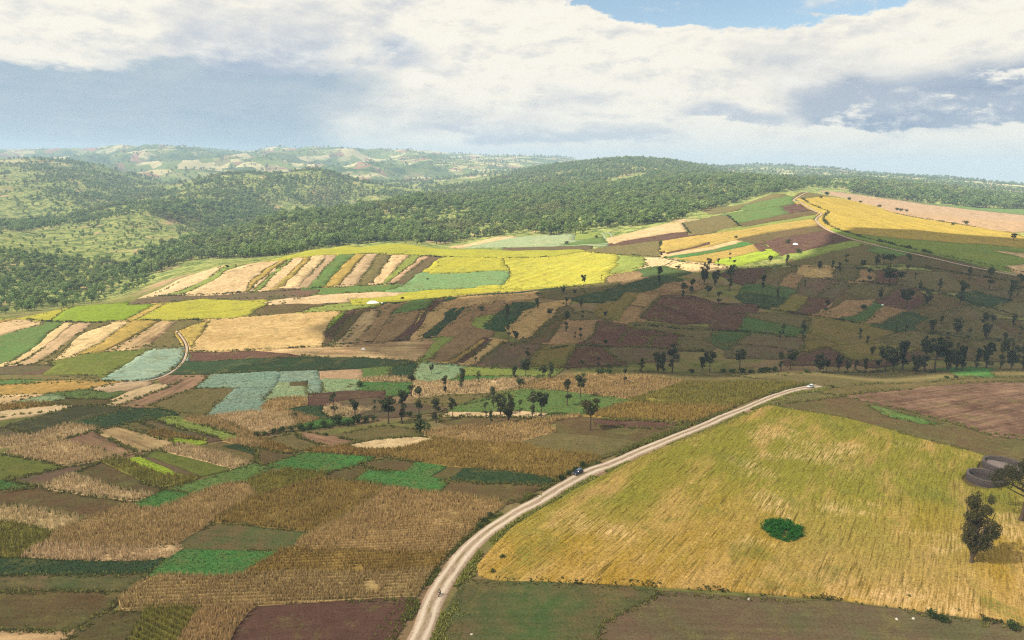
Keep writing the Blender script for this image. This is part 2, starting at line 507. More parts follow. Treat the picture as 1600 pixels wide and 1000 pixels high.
def make_wheat_material(blade):
    m, t = material('ripe_wheat_ears' if blade else 'ripe_wheat')
    geo = t.n('ShaderNodeNewGeometry')
    p = t.vm('MULTIPLY', geo.outputs['Position'], (1, 1, 0))
    x, y, _ = t.sep(p)
    ca, sa = math.cos(-0.61), math.sin(-0.61)
    u = t.m('ADD', t.m('MULTIPLY', x, ca), t.m('MULTIPLY', y, sa))
    v = t.m('SUBTRACT', t.m('MULTIPLY', y, ca), t.m('MULTIPLY', x, sa))
    u = t.m('ADD', u, t.m('MULTIPLY', t.noise(p, 0.01, 1.0), 7.0))
    big = t.noise(p, 0.013, 4.0, 0.6, 0.4)
    mid = t.noise(t.comb(t.m('MULTIPLY', u, 0.09), t.m('MULTIPLY', v, 0.022)), 1.0, 5.0, 0.62, 0.3)
    st = t.noise(t.comb(t.m('MULTIPLY', u, 0.95), t.m('MULTIPLY', v, 0.05)), 1.0, 4.0, 0.62)
    st2 = t.noise(t.comb(t.m('MULTIPLY', u, 2.0), t.m('MULTIPLY', v, 0.12)), 1.0, 3.0, 0.62)
    fine = t.noise(p, 1.1, 4.0, 0.72)
    uphill = t.ss(t.m('ADD', y, t.m('MULTIPLY', t.m('SUBTRACT', big, 0.5), 160.0)), 150.0, 235.0)
    c = t.mix(t.ss(mid, 0.36, 0.62), lin((150, 120, 44)), lin((170, 138, 78)))
    c = t.mix(t.ss(big, 0.46, 0.64), c, lin((164, 134, 80)))
    c = t.mix(t.m('MULTIPLY', uphill, t.ss(mid, 0.74, 0.46)), c, lin((124, 118, 44)))
    weeds = t.m('MULTIPLY', t.ss(t.noise(p, 0.045, 5.0, 0.65, 0.5), 0.54, 0.66), t.ss(fine, 0.4, 0.55))
    c = t.mix(t.m('MULTIPLY', weeds, 0.8), c, lin((106, 108, 44)))
    dark = t.m('MULTIPLY', t.ss(st, 0.47, 0.38), t.ss(st2, 0.60, 0.42))
    c = t.mix(t.m('MULTIPLY', dark, 0.65), c, lin((96, 80, 30)))
    straw = t.m('MULTIPLY', t.ss(t.noise(p, 0.03, 5.0, 0.6, 0.3), 0.52, 0.66), t.ss(st2, 0.40, 0.60))
    c = t.mix(t.m('MULTIPLY', straw, 0.7), c, lin((192, 160, 112)))
    c = t.vm('SCALE', c, scale=t.m('MULTIPLY', t.m('ADD', 0.25, t.m('MULTIPLY', st2, 1.5)), t.m('ADD', 0.30, t.m('MULTIPLY', fine, 1.4))))
    if blade:
        rnd = geo.outputs['Random Per Island']
        c = t.vm('SCALE', c, scale=t.m('ADD', 0.85, t.m('MULTIPLY', rnd, 0.4)))
        nrm = t.vm('NORMALIZE', t.vm('ADD', t.vm('SCALE', geo.outputs['Normal'], scale=0.5), (0, 0, 0.9)))
        d = t.n('ShaderNodeBsdfDiffuse', ins={'Color': c, 'Normal': nrm})
        tr = t.n('ShaderNodeBsdfTranslucent', ins={'Color': c})
        s_ = t.n('ShaderNodeMixShader', ins={0: 0.2, 1: d.outputs[0], 2: tr.outputs[0]})
    else:
        bmp = t.n('ShaderNodeBump', ins={'Strength': 0.6, 'Distance': 0.4, 'Height': t.m('ADD', fine, st)})
        s_ = t.n('ShaderNodeBsdfDiffuse', ins={'Color': c, 'Normal': bmp.outputs[0]})
    t.n('ShaderNodeOutputMaterial', ins={'Surface': s_.outputs[0]})
    return m


M_WHEAT, M_EARS = make_wheat_material(False), make_wheat_material(True)
M_FIELD, M_BLADE, M_GROUND, M_ROAD = make_field_material(), make_blade_material(), make_ground_material(), make_road_material()

# ------------------------------------------------------------------ the ground sheet
_g = np.arange(NA * NR).reshape(NA, NR)
_F = np.stack([_g[:-1, :-1], _g[1:, :-1], _g[1:, 1:], _g[:-1, 1:]], -1).reshape(-1, 4)
_V = np.stack([_gx, _gy, HG - (0.12 + 0.0006 * np.minimum(_gr, 1500)) * (1 - 0.9 * sstep(_gr, 1500, 2500))], -1).reshape(-1, 3)
ground_obj = link('ground', new_mesh('ground', _V, _F, [M_GROUND], True), kind='structure')

# ------------------------------------------------------------------ fields
# kind: colour, second colour, slab height, row strength, row spacing, plant kind
KIND = {
    'maize':   ((146, 120, 76), (172, 144, 98), 0.25, 0.10, 1.6, 'maize'),
    'maizep':  ((166, 142, 102), (190, 164, 122), 0.25, 0.10, 1.6, 'maize'),
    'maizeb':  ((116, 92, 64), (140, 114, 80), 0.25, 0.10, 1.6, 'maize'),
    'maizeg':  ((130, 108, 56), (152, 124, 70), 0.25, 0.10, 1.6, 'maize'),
    'maizeo':  ((108, 108, 46), (132, 118, 58), 0.25, 0.10, 1.6, 'maize'),
    'wheat':   ((170, 134, 60), (138, 126, 42), 0.55, 0.34, 2.6, 'wheat'),
    'plough':  ((80, 58, 48), (90, 66, 54), 0.02, 0.10, 1.2, None),
    'ploughl': ((100, 76, 62), (82, 82, 52), 0.02, 0.12, 1.6, None),
    'ploughw': ((82, 60, 48), (126, 100, 78), 0.02, 0.40, 2.2, None),
    'brown':   ((94, 72, 50), (80, 78, 44), 0.04, 0.10, 1.4, 'weed'),
    'brownp':  ((166, 140, 108), (152, 126, 96), 0.05, 0.10, 2.0, None),
    'olive':   ((92, 86, 50), (104, 90, 58), 0.10, 0.08, 1.4, 'weed'),
    'oliveg':  ((86, 94, 42), (98, 100, 46), 0.15, 0.08, 1.4, 'weed'),
    'darkol':  ((62, 62, 42), (68, 66, 44), 0.08, 0.06, 1.4, None),
    'green':   ((62, 110, 52), (80, 94, 52), 0.30, 0.10, 1.1, 'leaf'),
    'green2':  ((82, 110, 54), (92, 102, 56), 0.25, 0.08, 1.1, 'leaf'),
    'dgreen':  ((48, 70, 42), (56, 62, 40), 0.30, 0.06, 1.1, 'leaf'),
    'weedy':   ((68, 86, 46), (100, 78, 56), 0.10, 0.10, 1.6, 'weed'),
    'teal':    ((110, 132, 116), (124, 138, 116), 0.30, 0.08, 1.0, 'leaf'),
    'tealg':   ((98, 126, 82), (112, 130, 84), 0.30, 0.05, 1.0, None),
    'pgreen':  ((118, 138, 100), (136, 142, 104), 0.25, 0.12, 1.2, 'leaf'),
    'pale':    ((176, 150, 112), (190, 166, 128), 0.05, 0.10, 2.0, None),
    'stubp':   ((178, 152, 110), (124, 98, 70), 0.05, 0.42, 2.6, None),
    'stubr':   ((150, 120, 92), (108, 82, 64), 0.05, 0.42, 2.4, None),
    'yellow':  ((154, 146, 52), (140, 138, 54), 0.45, 0.10, 2.4, None),
    'yellowg': ((146, 144, 58), (156, 144, 54), 0.45, 0.24, 3.2, None),
    'lime':    ((122, 130, 62), (112, 122, 60), 0.25, 0.10, 1.6, 'leaf'),
    'limeb':   ((138, 152, 48), (122, 138, 48), 0.35, 0.20, 1.6, 'leaf'),
    'limed':   ((104, 120, 36), (116, 130, 40), 0.35, 0.08, 1.6, None),
    'orangey': ((158, 128, 68), (146, 128, 66), 0.50, 0.16, 2.2, None),
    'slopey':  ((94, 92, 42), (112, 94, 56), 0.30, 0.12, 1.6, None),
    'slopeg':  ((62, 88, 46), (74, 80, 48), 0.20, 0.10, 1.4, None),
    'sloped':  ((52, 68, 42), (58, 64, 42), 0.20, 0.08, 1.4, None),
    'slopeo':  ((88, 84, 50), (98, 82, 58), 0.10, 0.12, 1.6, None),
    'gold':    ((160, 138, 62), (146, 128, 60), 0.60, 0.14, 3.0, None),
    'goldg':   ((116, 126, 54), (100, 116, 50), 0.50, 0.12, 3.0, None),
}
FIELDS = """
green|0,751 15,752 54,760 0,780|
brown|0,781 65,762 135,776 210,784 195,793 142,810 108,806 75,800 42,795 15,788 0,787|
maizep|70,760 102,745 140,750 175,762 237,772 225,780 207,782 150,775 107,769|
green|205,791 265,767 305,772 247,796 212,793|
maize|195,791 247,797 305,772 347,757 385,753 400,772 382,785 345,805 325,820 277,850 220,855 160,855 75,850 87,835 140,812|
maizep|0,790 25,796 75,801 110,809 137,812 87,832 62,827 25,818 0,812|
maizeo|0,812 25,820 67,827 87,835 70,850 35,870 0,875|
maizep|35,870 62,852 160,856 220,857 270,854 288,855 265,872 225,877 160,877 75,875|
dgreen|0,880 35,871 75,876 160,878 225,878 262,872 240,896 100,900 0,900|
green|287,859 350,861 400,862 438,863 420,875 400,885 382,900 330,903 240,897 265,873|
weedy|277,850 300,836 325,820 340,817 400,824 482,832 452,857 400,861 350,860 290,857|
weedy|0,901 120,900 235,897 215,910 200,925 100,925 0,925|
brown|0,926 175,926 200,925 190,935 162,957 140,970 110,985 0,987|
stubp|0,988 110,985 92,1012 0,1012|
brown|164,958 232,957 215,980 197,1012 96,1012|
maizeg|400,885 440,864 550,861 625,864 705,865 697,872 675,890 625,893 525,895 450,895 400,900 385,900|
maize|250,903 330,905 382,902 400,901 525,897 625,895 670,892 660,912 646,928 575,934 500,941 400,949 300,952 200,950 197,937 220,918|
maizeo|232,957 312,954 290,985 270,1012 200,1012 215,982|
maize|312,954 396,950 388,958 368,982 354,1012 270,1012 290,985|
plough|402,953 500,944 644,935 638,952 622,980 612,1012 360,1012 374,985 394,960|
maizeg|345,806 382,786 402,777 425,768 502,747 560,755 600,765 560,795 545,800 525,815 482,831 400,823 340,815|
maize|601,766 612,763 700,772 750,780 788,788 770,802 745,818 734,832 720,848 702,862 625,862 550,859 464,856 486,836 529,815 549,800|
maizeo|387,752 400,745 455,733 510,739 500,747 425,767 402,774 395,762|
green2|265,766 300,755 350,740 400,725 418,730 400,743 385,752 347,757 305,771|
green|415,727 477,707 580,714 562,725 510,738 455,732|
maizeg|477,705 535,697 560,702 622,702 600,711 580,713|
pale|535,697 590,686 650,681 685,686 640,698 612,702 560,702|
maizeg|602,712 625,702 690,686 720,690 800,696 860,704 900,708 942,714 910,730 882,744 868,749 800,737 750,732 650,722|
brown|565,725 600,715 650,723 635,738 575,732|
green|632,738 655,723 697,730 672,746|
brown|672,746 697,730 725,733 700,750|
dgreen|700,750 725,733 800,740 870,751 860,757 800,758 760,755|
brown|560,728 672,748 760,757 855,760 840,775 792,786 750,779 700,771 612,761 550,752 505,746 515,737|
green|575,735 640,741 680,748 700,755 690,768 640,765 585,755 558,750|
maize|660,677 720,668 800,662 892,649 905,649 850,663 865,674 825,685 800,695 720,690 690,686|
olive|812,693 875,676 940,682 1010,691 980,704 943,715 900,707 860,703|
brown|870,657 905,652 975,656 1088,662 1070,670 1012,690 940,682 875,676|
plough|925,655 1000,657 1070,662 1040,671 930,665|
maizeg|915,650 975,632 1050,633 1148,636 1128,646 1090,660 975,655|
maizeo|980,627 1012,617 1070,599 1150,596 1242,599 1232,606 1195,620 1148,634 1050,632|
maize|815,608 850,596 890,590 950,587 1025,590 1070,598 1015,615 985,621 940,620 910,615 875,610|
olive|950,586 1000,582 1200,583 1245,590 1240,597 1150,595 1070,598 1025,590|
green2|800,617 820,610 875,611 920,618 975,627 930,640 880,650 855,648 800,640|
pale|685,650 700,644 800,643 860,645 845,650 800,652 720,651|
brown|680,652 800,653 870,655 800,662 720,668 690,660|
olive|525,680 600,665 650,670 662,682 625,683 590,686 560,690|
olive|415,685 457,677 500,695 470,705 455,706 415,690|
maizeg|400,686 415,686 458,706 440,709 400,700|
brown|400,700 440,710 470,708 415,727 400,723|
stubr|460,680 480,675 540,685 560,692 530,698 500,695|
maizep|335,649 400,643 455,647 470,661 402,679 360,665|
maize|282,656 335,650 400,680 385,684 350,672|
maize|437,640 455,643 505,656 470,661|
maize|405,640 427,624 480,621 480,634 450,640|
dgreen|452,640 482,635 505,635 517,655 507,656|
plough|480,616 540,611 600,611 602,620 550,625 487,635 480,635|
maizep|505,642 530,635 585,640 550,652 515,652|
ploughl|530,630 575,622 615,632 660,632 690,640 650,648 610,652 560,652 585,640|
green|472,664 510,656 550,655 550,660 475,670|
green|540,605 570,598 640,597 640,612 605,618 600,610|
maizep|655,598 700,595 800,592 830,592 800,603 750,612 690,618 660,620 650,610|
olive|650,625 700,620 760,617 720,632 680,632|
green2|712,640 760,625 800,620 800,642 700,643|
teal|307,607 327,585 437,580 435,600 425,606|
teal|367,608 425,607 425,611 410,632 400,643 322,648 345,630|
teal|437,581 496,579 497,592 482,596 435,597|
pgreen|425,608 435,597 453,597 454,603 481,604 478,620 415,626|
brown|454,597 481,595 481,604 454,603|
teal|482,596 497,592 502,597 502,614 479,616|
pgreen|502,592 565,594 560,605 540,610 502,614|
brownp|500,580 567,577 566,591 500,591|
green2|570,576 615,572 607,589 568,591|
dgreen|615,572 655,567 647,589 607,589|
maizep|569,591 642,590 642,595 570,598|
pgreen|655,567 725,573 727,580 715,591 675,595 647,589|
lime|727,577 800,577 870,577 862,586 800,588 725,588|
green|715,591 727,588 800,588 830,590 725,596 697,598|
dgreen|262,583 290,564 400,561 475,559 600,561 637,563 650,566 615,571 500,577 400,580 330,584|
plough|293,562 297,549 400,548 450,552 500,558 480,559 400,561|
stubp|415,546 525,542 625,536 682,530 670,548 652,564 625,561 550,559 475,557 450,552|
teal|160,594 225,549 285,543 283,560 260,579 225,592 200,595|
oliveg|68,586 85,572 75,564 110,556 180,549 225,548 160,588|
ploughl|0,586 0,574 42,570 85,571 67,586|
olive|0,588 67,587 160,594 150,595 75,595 0,594|
green|0,596 35,597 60,600 0,611|
maizeg|0,614 60,601 160,597 190,597 140,607 75,617 0,625|
brownp|135,609 207,597 230,598 175,614|
pgreen|20,630 82,617 137,617 107,624 62,632|
green2|82,616 140,610 192,616 160,625 115,624|
brown|67,632 105,624 160,625 175,627 155,634 115,634|
pale|160,634 230,606 285,595 270,604 180,634|
pale|0,656 82,635 116,634 92,642 0,668|
maizeg|0,635 40,635 82,634 0,655|
maizep|0,627 55,621 20,630 0,634|
stubr|262,588 327,588 305,607 237,633 183,636 272,604|
olive|240,632 307,607 366,608 322,647 287,646 262,640|
darkol|5,669 117,636 205,640 140,659 57,679|
dgreen|115,662 190,642 240,642 265,649 240,656 190,666 155,670|
maizep|0,700 60,679 110,663 155,670 105,685 0,712|
ploughl|0,672 20,675 45,680 0,697|
maizep|10,710 100,688 140,700 185,715 102,728 60,720|
stubr|100,688 145,675 215,707 185,715|
stubp|145,675 185,667 277,695 240,705 215,707|
olive|192,664 215,660 240,670 232,677|
ploughl|215,660 240,656 287,672 350,686 322,690 250,673|
lime|240,656 265,653 332,670 372,683 350,686 287,670|
limeb|265,685 322,686 317,693 282,696 270,692|
maizeg|232,678 250,673 322,690 265,685|
maizep|250,704 282,695 392,723 362,733|
oliveg|222,712 250,704 357,733 310,743|
ploughl|215,713 240,717 310,742 287,745|
limeb|197,720 212,717 290,745 270,748|
maizeo|160,722 197,720 250,742 305,746 287,755 257,764 232,757|
brown|120,740 160,724 230,756 260,765 237,772 185,762 140,750|
ploughl|17,750 110,730 160,723 120,740 70,758 52,760|
oliveg|0,715 15,712 102,729 50,741 20,746 0,750|
olive|322,697 352,691 400,705 400,722 392,722|
maize|352,690 380,684 415,690 400,702|
dgreen|350,697 372,695 400,706 400,712|
limed|78,502 115,480 225,476 245,475 195,501 150,504|
yellow|42,498 117,480 80,502 62,502|
orangey|195,501 250,475 262,475 212,501|
yellow|212,501 262,475 322,467 400,471 422,476 385,495 325,499 260,501|
lime|0,500 20,498 0,525|
orangey|20,500 27,500 0,540 0,525|
maizep|27,502 70,505 0,560 0,540|
green2|70,505 97,505 20,565 0,568 0,560|
maizep|97,505 115,505 25,570 15,568|
brownp|115,505 145,505 55,570 25,570|
olive|145,505 175,505 130,523 75,567 55,570|
maizep|175,505 205,503 160,535 120,557 80,565 130,523|
orangey|205,503 250,502 165,548 120,556 160,535|
stubp|250,502 277,502 230,540 190,547 175,547|
olive|277,502 320,501 283,515 272,520 282,540 230,543|
orangey|282,518 325,501 322,512 298,543 293,530|
maize|325,501 385,495 472,489 535,486 540,488 510,518 500,541 400,546 299,548 322,512|
limed|520,497 540,487 545,490 515,515|
brown|400,485 425,477 465,475 520,475 472,488 400,492|
lime|472,488 490,480 560,478 580,480 540,486|
pale|420,474 450,470 500,461 600,456 640,456 600,466 525,469 475,474|
ploughl|212,475 227,465 350,461 500,452 495,461 400,466 320,467 275,470|
green2|500,453 560,448 640,445 610,453 560,456 500,461|
yellow|560,470 660,455 735,451 810,449 910,444 860,450 700,463 610,472 560,474|
dgreen|600,473 700,464 860,451 900,447 860,458 720,463 675,478 620,476|
pale|230,463 290,435 355,415 330,432 265,461|
lime|265,461 335,430 360,415 345,432 285,460|
maizep|285,460 345,432 425,408 438,407 395,435 382,456|
orangey|382,456 395,437 440,406 448,406 398,445 388,456|
pale|388,456 440,410 450,406 398,455|
lime|398,455 450,406 458,404 410,452|
maizep|410,452 458,404 478,402 430,450|
orangey|430,450 478,402 488,401 445,448|
maizep|445,448 488,401 513,397 470,448|
brownp|470,448 513,397 530,397 482,450|
green2|482,450 532,397 555,397 510,447|
orangey|510,447 555,397 570,397 530,446|
brownp|530,446 570,397 590,397 560,444|
olive|560,444 590,397 612,398 585,444|
maizep|585,444 612,398 640,398 600,443|
lime|600,443 642,398 658,399 610,441|
brownp|610,441 660,399 672,399 640,425 618,443|
ploughl|618,443 672,399 695,401 665,420 630,445|
yellow|425,408 480,394 540,385 600,382 660,386 735,391 860,391 910,390 915,394 860,401 735,402 660,398 560,397 480,401|
yellow|697,401 732,404 787,404 797,423 735,426 670,429|
tealg|667,429 735,426 797,424 800,433 785,446 710,451 612,454 640,440|
yellowg|788,404 862,402 917,393 965,398 1007,404 1010,415 950,432 945,441 880,448 790,452 740,453 786,447 800,434 797,424|
lime|965,398 1007,403 1010,416 960,428 950,430 965,412|
pgreen|722,386 800,372 850,369 945,364 952,382 872,385 795,387|
maizep|707,386 780,371 800,371 730,386|
ploughl|794,391 795,387 875,385 915,385 910,390 860,391|
green2|875,384 940,366 950,380|
maizep|945,376 1065,347 1072,362 995,370 960,381|
plough|955,382 1075,362 1075,369 972,384|
olive|920,392 970,384 1035,377 1032,401 975,397|
lime|900,366 935,364 945,370 900,376|
olive|1070,350 1135,336 1157,354 1080,366 1075,357|
green2|1137,335 1220,322 1238,332 1160,348|
plough|1220,322 1252,319 1267,330 1235,334|
brown|1157,351 1270,331 1280,335 1160,356|
lime|1162,355 1275,336 1275,342 1125,365|
orangey|1122,367 1270,342 1280,352 1150,374|
brown|1150,375 1280,353 1292,360 1177,380|
orangey|1040,378 1120,367 1152,376 1040,397|
plough|1040,395 1110,378 1108,382 1042,398|
maizep|1042,398 1150,377 1152,381 1042,402|
green|1045,402 1170,379 1178,382 1070,404|
orangey|1065,404 1178,382 1190,392 1110,408|
plough|1178,382 1182,381 1200,392 1190,394|
limeb|1125,410 1205,390 1215,395 1140,414|
plough|1207,378 1290,362 1325,377 1240,396 1227,397|
lime|1235,400 1330,378 1345,384 1240,408|
olive|1240,408 1345,384 1380,390 1420,408 1300,415 1240,413|
pale|1008,404 1055,406 1040,414 1005,420|
green|1000,425 1032,417 1070,425 1040,430 1002,434|
maizep|945,434 1000,425 1005,437 972,445 950,441|
maizep|1055,417 1070,412 1107,414 1135,417 1090,423|
olive|1105,325 1200,305 1225,308 1180,318 1120,333|
green2|1160,322 1235,308 1250,314 1180,328|
gold|1250,312 1305,309 1340,312 1355,317 1390,331 1525,355 1575,365 1600,375 1660,392 1660,405 1570,385 1480,379 1400,373 1340,366 1305,357 1283,346 1294,333 1265,323|
goldg|1305,357 1340,366 1400,373 1480,379 1570,385 1660,405 1660,425 1570,419 1450,396 1380,380 1340,370|
maizep|1548,391 1600,395 1660,402 1660,412 1600,404|
maizep|1572,416 1610,412 1660,420 1660,438 1600,426|
brownp|1295,301 1325,303 1425,316 1520,328 1660,346 1660,372 1550,360 1512,352 1400,334 1360,318|
olive|1255,308 1267,301 1295,301 1310,309 1250,311|
green2|1425,316 1525,325 1660,334 1660,346 1520,328|
dgreen|755,512 792,477 837,475 835,482 810,502 785,514|
lime|737,510 742,497 770,492 755,512|
plough|502,540 540,487 560,482 525,520 510,539|
brown|510,539 560,482 580,484 530,537|
stubp|520,537 540,520 570,487 597,486 560,535|
maizeb|560,535 597,487 610,477 642,469 615,487 587,534|
green2|612,490 640,470 677,467 670,480 630,489|
maizeb|590,534 615,497 665,482 625,525 595,534|
plough|625,530 670,481 680,467 697,465 682,480 640,530|
maize|642,530 670,487 692,485 695,495 660,526|
dgreen|670,526 700,492 722,480 735,482 682,525|
maizeb|682,525 725,481 765,475 790,465 785,482 737,497 735,512 712,527|
maize|685,480 715,463 765,461 842,455 835,462 730,478|
lime|670,550 682,530 710,526 675,557 655,565|
maizeb|675,560 710,526 735,515 760,520 700,566 690,565|
maizeg|700,566 750,530 757,531 712,567|
plough|712,567 757,530 770,530 727,568|
maize|727,569 768,531 785,533 745,569|
ploughl|745,570 785,537 850,542 840,548 825,572 800,573|
olive|840,456 900,447 945,443 970,440 960,450 895,466 850,462|
dgreen|897,465 977,455 962,472 912,469|
maize|800,510 817,487 850,477 885,470 872,480 850,510 825,532 807,522|
green2|822,532 880,480 885,487 840,522 827,535|
brown|830,535 885,487 880,505 855,535|
green2|885,490 925,487 940,500 890,500|
maizeb|855,535 885,502 932,500 930,515 910,535|
plough|912,536 937,505 985,512 977,520 967,542 940,540|
maizeg|830,570 850,542 900,540 880,572|
ploughl|880,572 905,540 950,543 1045,547 1050,562 950,570|
maize|965,502 1000,457 1035,460 1025,475 992,505|
plough|1000,495 1030,465 1080,465 1120,475 1115,500 1060,502|
maizeg|962,472 980,455 1000,457 965,500 930,487|
maize|1015,457 1045,440 1075,440 1100,445 1060,455|
dgreen|950,452 1000,442 1035,432 1060,437 1020,450 990,455|
olive|992,506 1060,510 1115,517 1115,530 1045,520 990,512|
plough|1018,525 1060,524 1055,545 1010,542|
green2|1060,530 1115,532 1105,545 1060,545|
plough|985,514 1060,522 1018,524 1005,543 968,542 978,520|
plough|1135,430 1160,423 1200,420 1192,435 1165,445|
green2|1200,425 1242,419 1230,432 1215,446 1192,443|
maize|1217,446 1230,428 1258,430 1245,451|
dgreen|1160,465 1175,447 1245,452 1217,482 1175,475|
maizeg|1215,483 1240,459 1267,462 1245,487|
plough|1245,487 1305,443 1335,443 1275,492|
ploughl|1247,456 1260,433 1302,441 1270,462|
maize|1257,430 1265,417 1307,417 1300,434|
olive|1300,434 1307,418 1347,419 1335,439|
maize|1334,440 1347,422 1370,425 1360,442|
plough|1362,440 1372,425 1405,425 1400,442|
olive|1292,485 1302,470 1335,445 1400,450 1375,468 1325,471 1300,490|
maize|1280,492 1320,470 1362,470 1367,475 1325,497|
green|1322,498 1370,475 1385,477 1345,503|
maize|1345,503 1390,480 1420,484 1375,506|
green|1152,515 1170,490 1270,497 1260,525 1207,521|
plough|1122,512 1125,492 1168,490 1153,515|
plough|1125,490 1130,475 1175,478 1168,489|
maizeo|1250,550 1270,498 1345,507 1400,518 1370,530 1320,538|
ploughl|1140,535 1172,522 1250,530 1250,550 1215,560 1147,558|
green|1117,530 1130,520 1165,523 1140,545|
plough|1250,555 1290,542 1322,557 1300,568 1235,570|
maizeg|1307,542 1372,535 1437,545 1375,562 1320,560|
plough|1320,562 1375,563 1440,548 1450,555 1360,572|
plough|1380,472 1392,455 1425,452 1447,475 1420,485|
brown|1425,490 1450,475 1475,462 1517,477 1450,492|
dgreen|1367,510 1412,492 1450,497 1425,512 1395,517|
green2|1450,495 1525,480 1540,490 1475,515 1440,517|
dgreen|1510,465 1525,455 1577,470 1545,482|
green|1545,482 1590,472 1660,475 1660,492 1575,490|
olive|1525,453 1600,450 1660,455 1660,473 1580,470|
green2|1375,530 1430,520 1470,525 1440,545|
brown|1450,540 1500,530 1660,535 1660,557 1460,560|
oliveg|1470,517 1560,500 1660,510 1660,528 1500,528|
green2|1350,390 1375,386 1430,397 1390,403|
brown|1385,403 1430,397 1560,427 1600,436 1480,425|
olive|1410,425 1560,435 1660,450 1660,454 1525,452 1440,450 1400,440|
wheat|1207,634 1240,641 1320,655 1400,675 1470,695 1530,712 1560,722 1660,765 1660,990 1600,973 1500,958 1400,943 1300,932 1150,919 1040,912 900,907 785,902 754,894 752,885 782,852 806,828 856,797 906,767 1006,717 1106,675|
brown|1506,750 1514,741 1530,734 1534,724 1550,716 1580,716 1602,724 1608,736 1598,746 1580,752 1570,761 1540,766 1516,761|
brown|1207,633 1250,627 1320,620 1415,640 1550,680 1660,712 1660,762 1562,721 1537,712 1400,674 1320,654 1240,640|
green2|1355,632 1380,637 1440,654 1470,665 1440,664 1390,652|
ploughw|1320,619 1375,612 1450,604 1660,603 1660,700 1540,676 1415,639|
olive|1275,615 1300,607 1375,600 1500,594 1660,590 1660,602 1450,603 1375,611 1320,618|
olive|1100,583 1250,584 1420,581 1660,582 1660,590 1500,593 1375,599 1300,604 1245,597|
green|1470,578 1540,576 1560,590 1500,588|
olive|1215,631 1240,617 1275,612 1318,619 1250,627|
weedy|724,907 755,909 1000,922 1030,926 940,975 930,1012 686,1012 700,960|
ploughl|1032,926 1200,938 1400,955 1500,970 1600,985 1660,995 1660,1012 932,1012 942,975|
"""


def resample(P, step):
    out = []
    n = len(P)
    for i in range(n):
        a, b = P[i], P[(i + 1) % n]
        k = max(1, int(np.hypot(*(b - a)) / step(a)))
        for j in range(k):
            out.append(a + (b - a) * j / k)
    return np.array(out)


def wiggle(P):
    r = np.hypot(P[:, 0], P[:, 1])[:, None]
    amp = np.clip(r / 300, 0.5, 2.2)
    o = np.stack([fbm(P[:, 0], P[:, 1], 26, 3, 0.55, 31), fbm(P[:, 0], P[:, 1], 26, 3, 0.55, 47)], 1)
    o2 = np.stack([fbm(P[:, 0], P[:, 1], 7, 2, 0.55, 131), fbm(P[:, 0], P[:, 1], 7, 2, 0.55, 147)], 1)
    return P + o * amp * 0.85 + o2 * amp * 0.4


def inside(poly, P):
    x, y = P[:, 0], P[:, 1]
    c = np.zeros(len(P), bool)
    a, b = poly, np.roll(poly, -1, 0)
    for (x0, y0), (x1, y1) in zip(a, b):
        if y0 == y1:
            continue
        s = ((y0 > y) != (y1 > y)) & (x < (x1 - x0) * (y - y0) / (y1 - y0) + x0)
        c ^= s
    return c


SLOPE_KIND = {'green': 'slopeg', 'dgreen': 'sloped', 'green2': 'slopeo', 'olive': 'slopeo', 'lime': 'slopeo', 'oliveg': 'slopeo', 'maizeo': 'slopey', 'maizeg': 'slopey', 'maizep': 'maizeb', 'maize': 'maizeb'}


def clip_half(P, q, n):
    out = []
    for a, b in zip(P, np.roll(P, -1, 0)):
        da, db = (a - q) @ n, (b - q) @ n
        if da >= 0:
            out.append(a)
        if (da >= 0) != (db >= 0):
            out.append(a + (b - a) * da / (da - db))
    return np.array(out)


def cut_up(P, pieces):
    """split a plot into strips across its long axis"""
    c = P.mean(0)
    ev, evec = np.linalg.eigh((P - c).T @ (P - c))
    ax = evec[:, 1]
    skew = np.array([ax[0] + 0.25 * ax[1], ax[1] - 0.25 * ax[0]])
    tt = (P - c) @ ax
    cuts = np.linspace(tt.min(), tt.max(), pieces + 1)[1:-1] + rng.uniform(-1, 1, pieces - 1) * (tt.max() - tt.min()) * 0.08
    out, rest_ = [], P
    for k in cuts:
        q = c + ax * k
        out.append(clip_half(rest_, q, -skew))
        rest_ = clip_half(rest_, q, skew)
    return [p for p in out + [rest_] if len(p) > 2]


fields = []
for line in FIELDS.strip().splitlines():
    kind, pts, _ = line.split('|')
    q = np.array([[float(v) for v in p.split(',')] for p in pts.split()])
    # let fields at the picture's side run on beyond it
    q[:, 0] = np.where(q[:, 0] <= 0, -140, np.where(q[:, 0] >= 1655, 1740, q[:, 0]))
    far_plain = q[:, 0].mean() > 1300 and q[:, 1].mean() < 360 and kind in ('brownp', 'green2')
    G = ground(q[:, 0], q[:, 1], 2300.0 if far_plain else 1600.0)[:, :2]
    cx, cy = q.mean(0)
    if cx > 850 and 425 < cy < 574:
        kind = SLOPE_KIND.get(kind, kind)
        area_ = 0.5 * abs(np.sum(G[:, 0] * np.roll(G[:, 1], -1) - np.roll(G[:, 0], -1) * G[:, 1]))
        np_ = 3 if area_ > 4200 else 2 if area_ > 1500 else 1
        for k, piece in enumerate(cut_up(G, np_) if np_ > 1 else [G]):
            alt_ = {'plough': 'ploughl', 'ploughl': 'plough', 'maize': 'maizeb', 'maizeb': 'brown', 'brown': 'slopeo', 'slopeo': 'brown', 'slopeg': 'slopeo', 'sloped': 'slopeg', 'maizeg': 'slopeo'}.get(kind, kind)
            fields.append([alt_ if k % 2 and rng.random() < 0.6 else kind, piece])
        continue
    fields.append([kind, G])

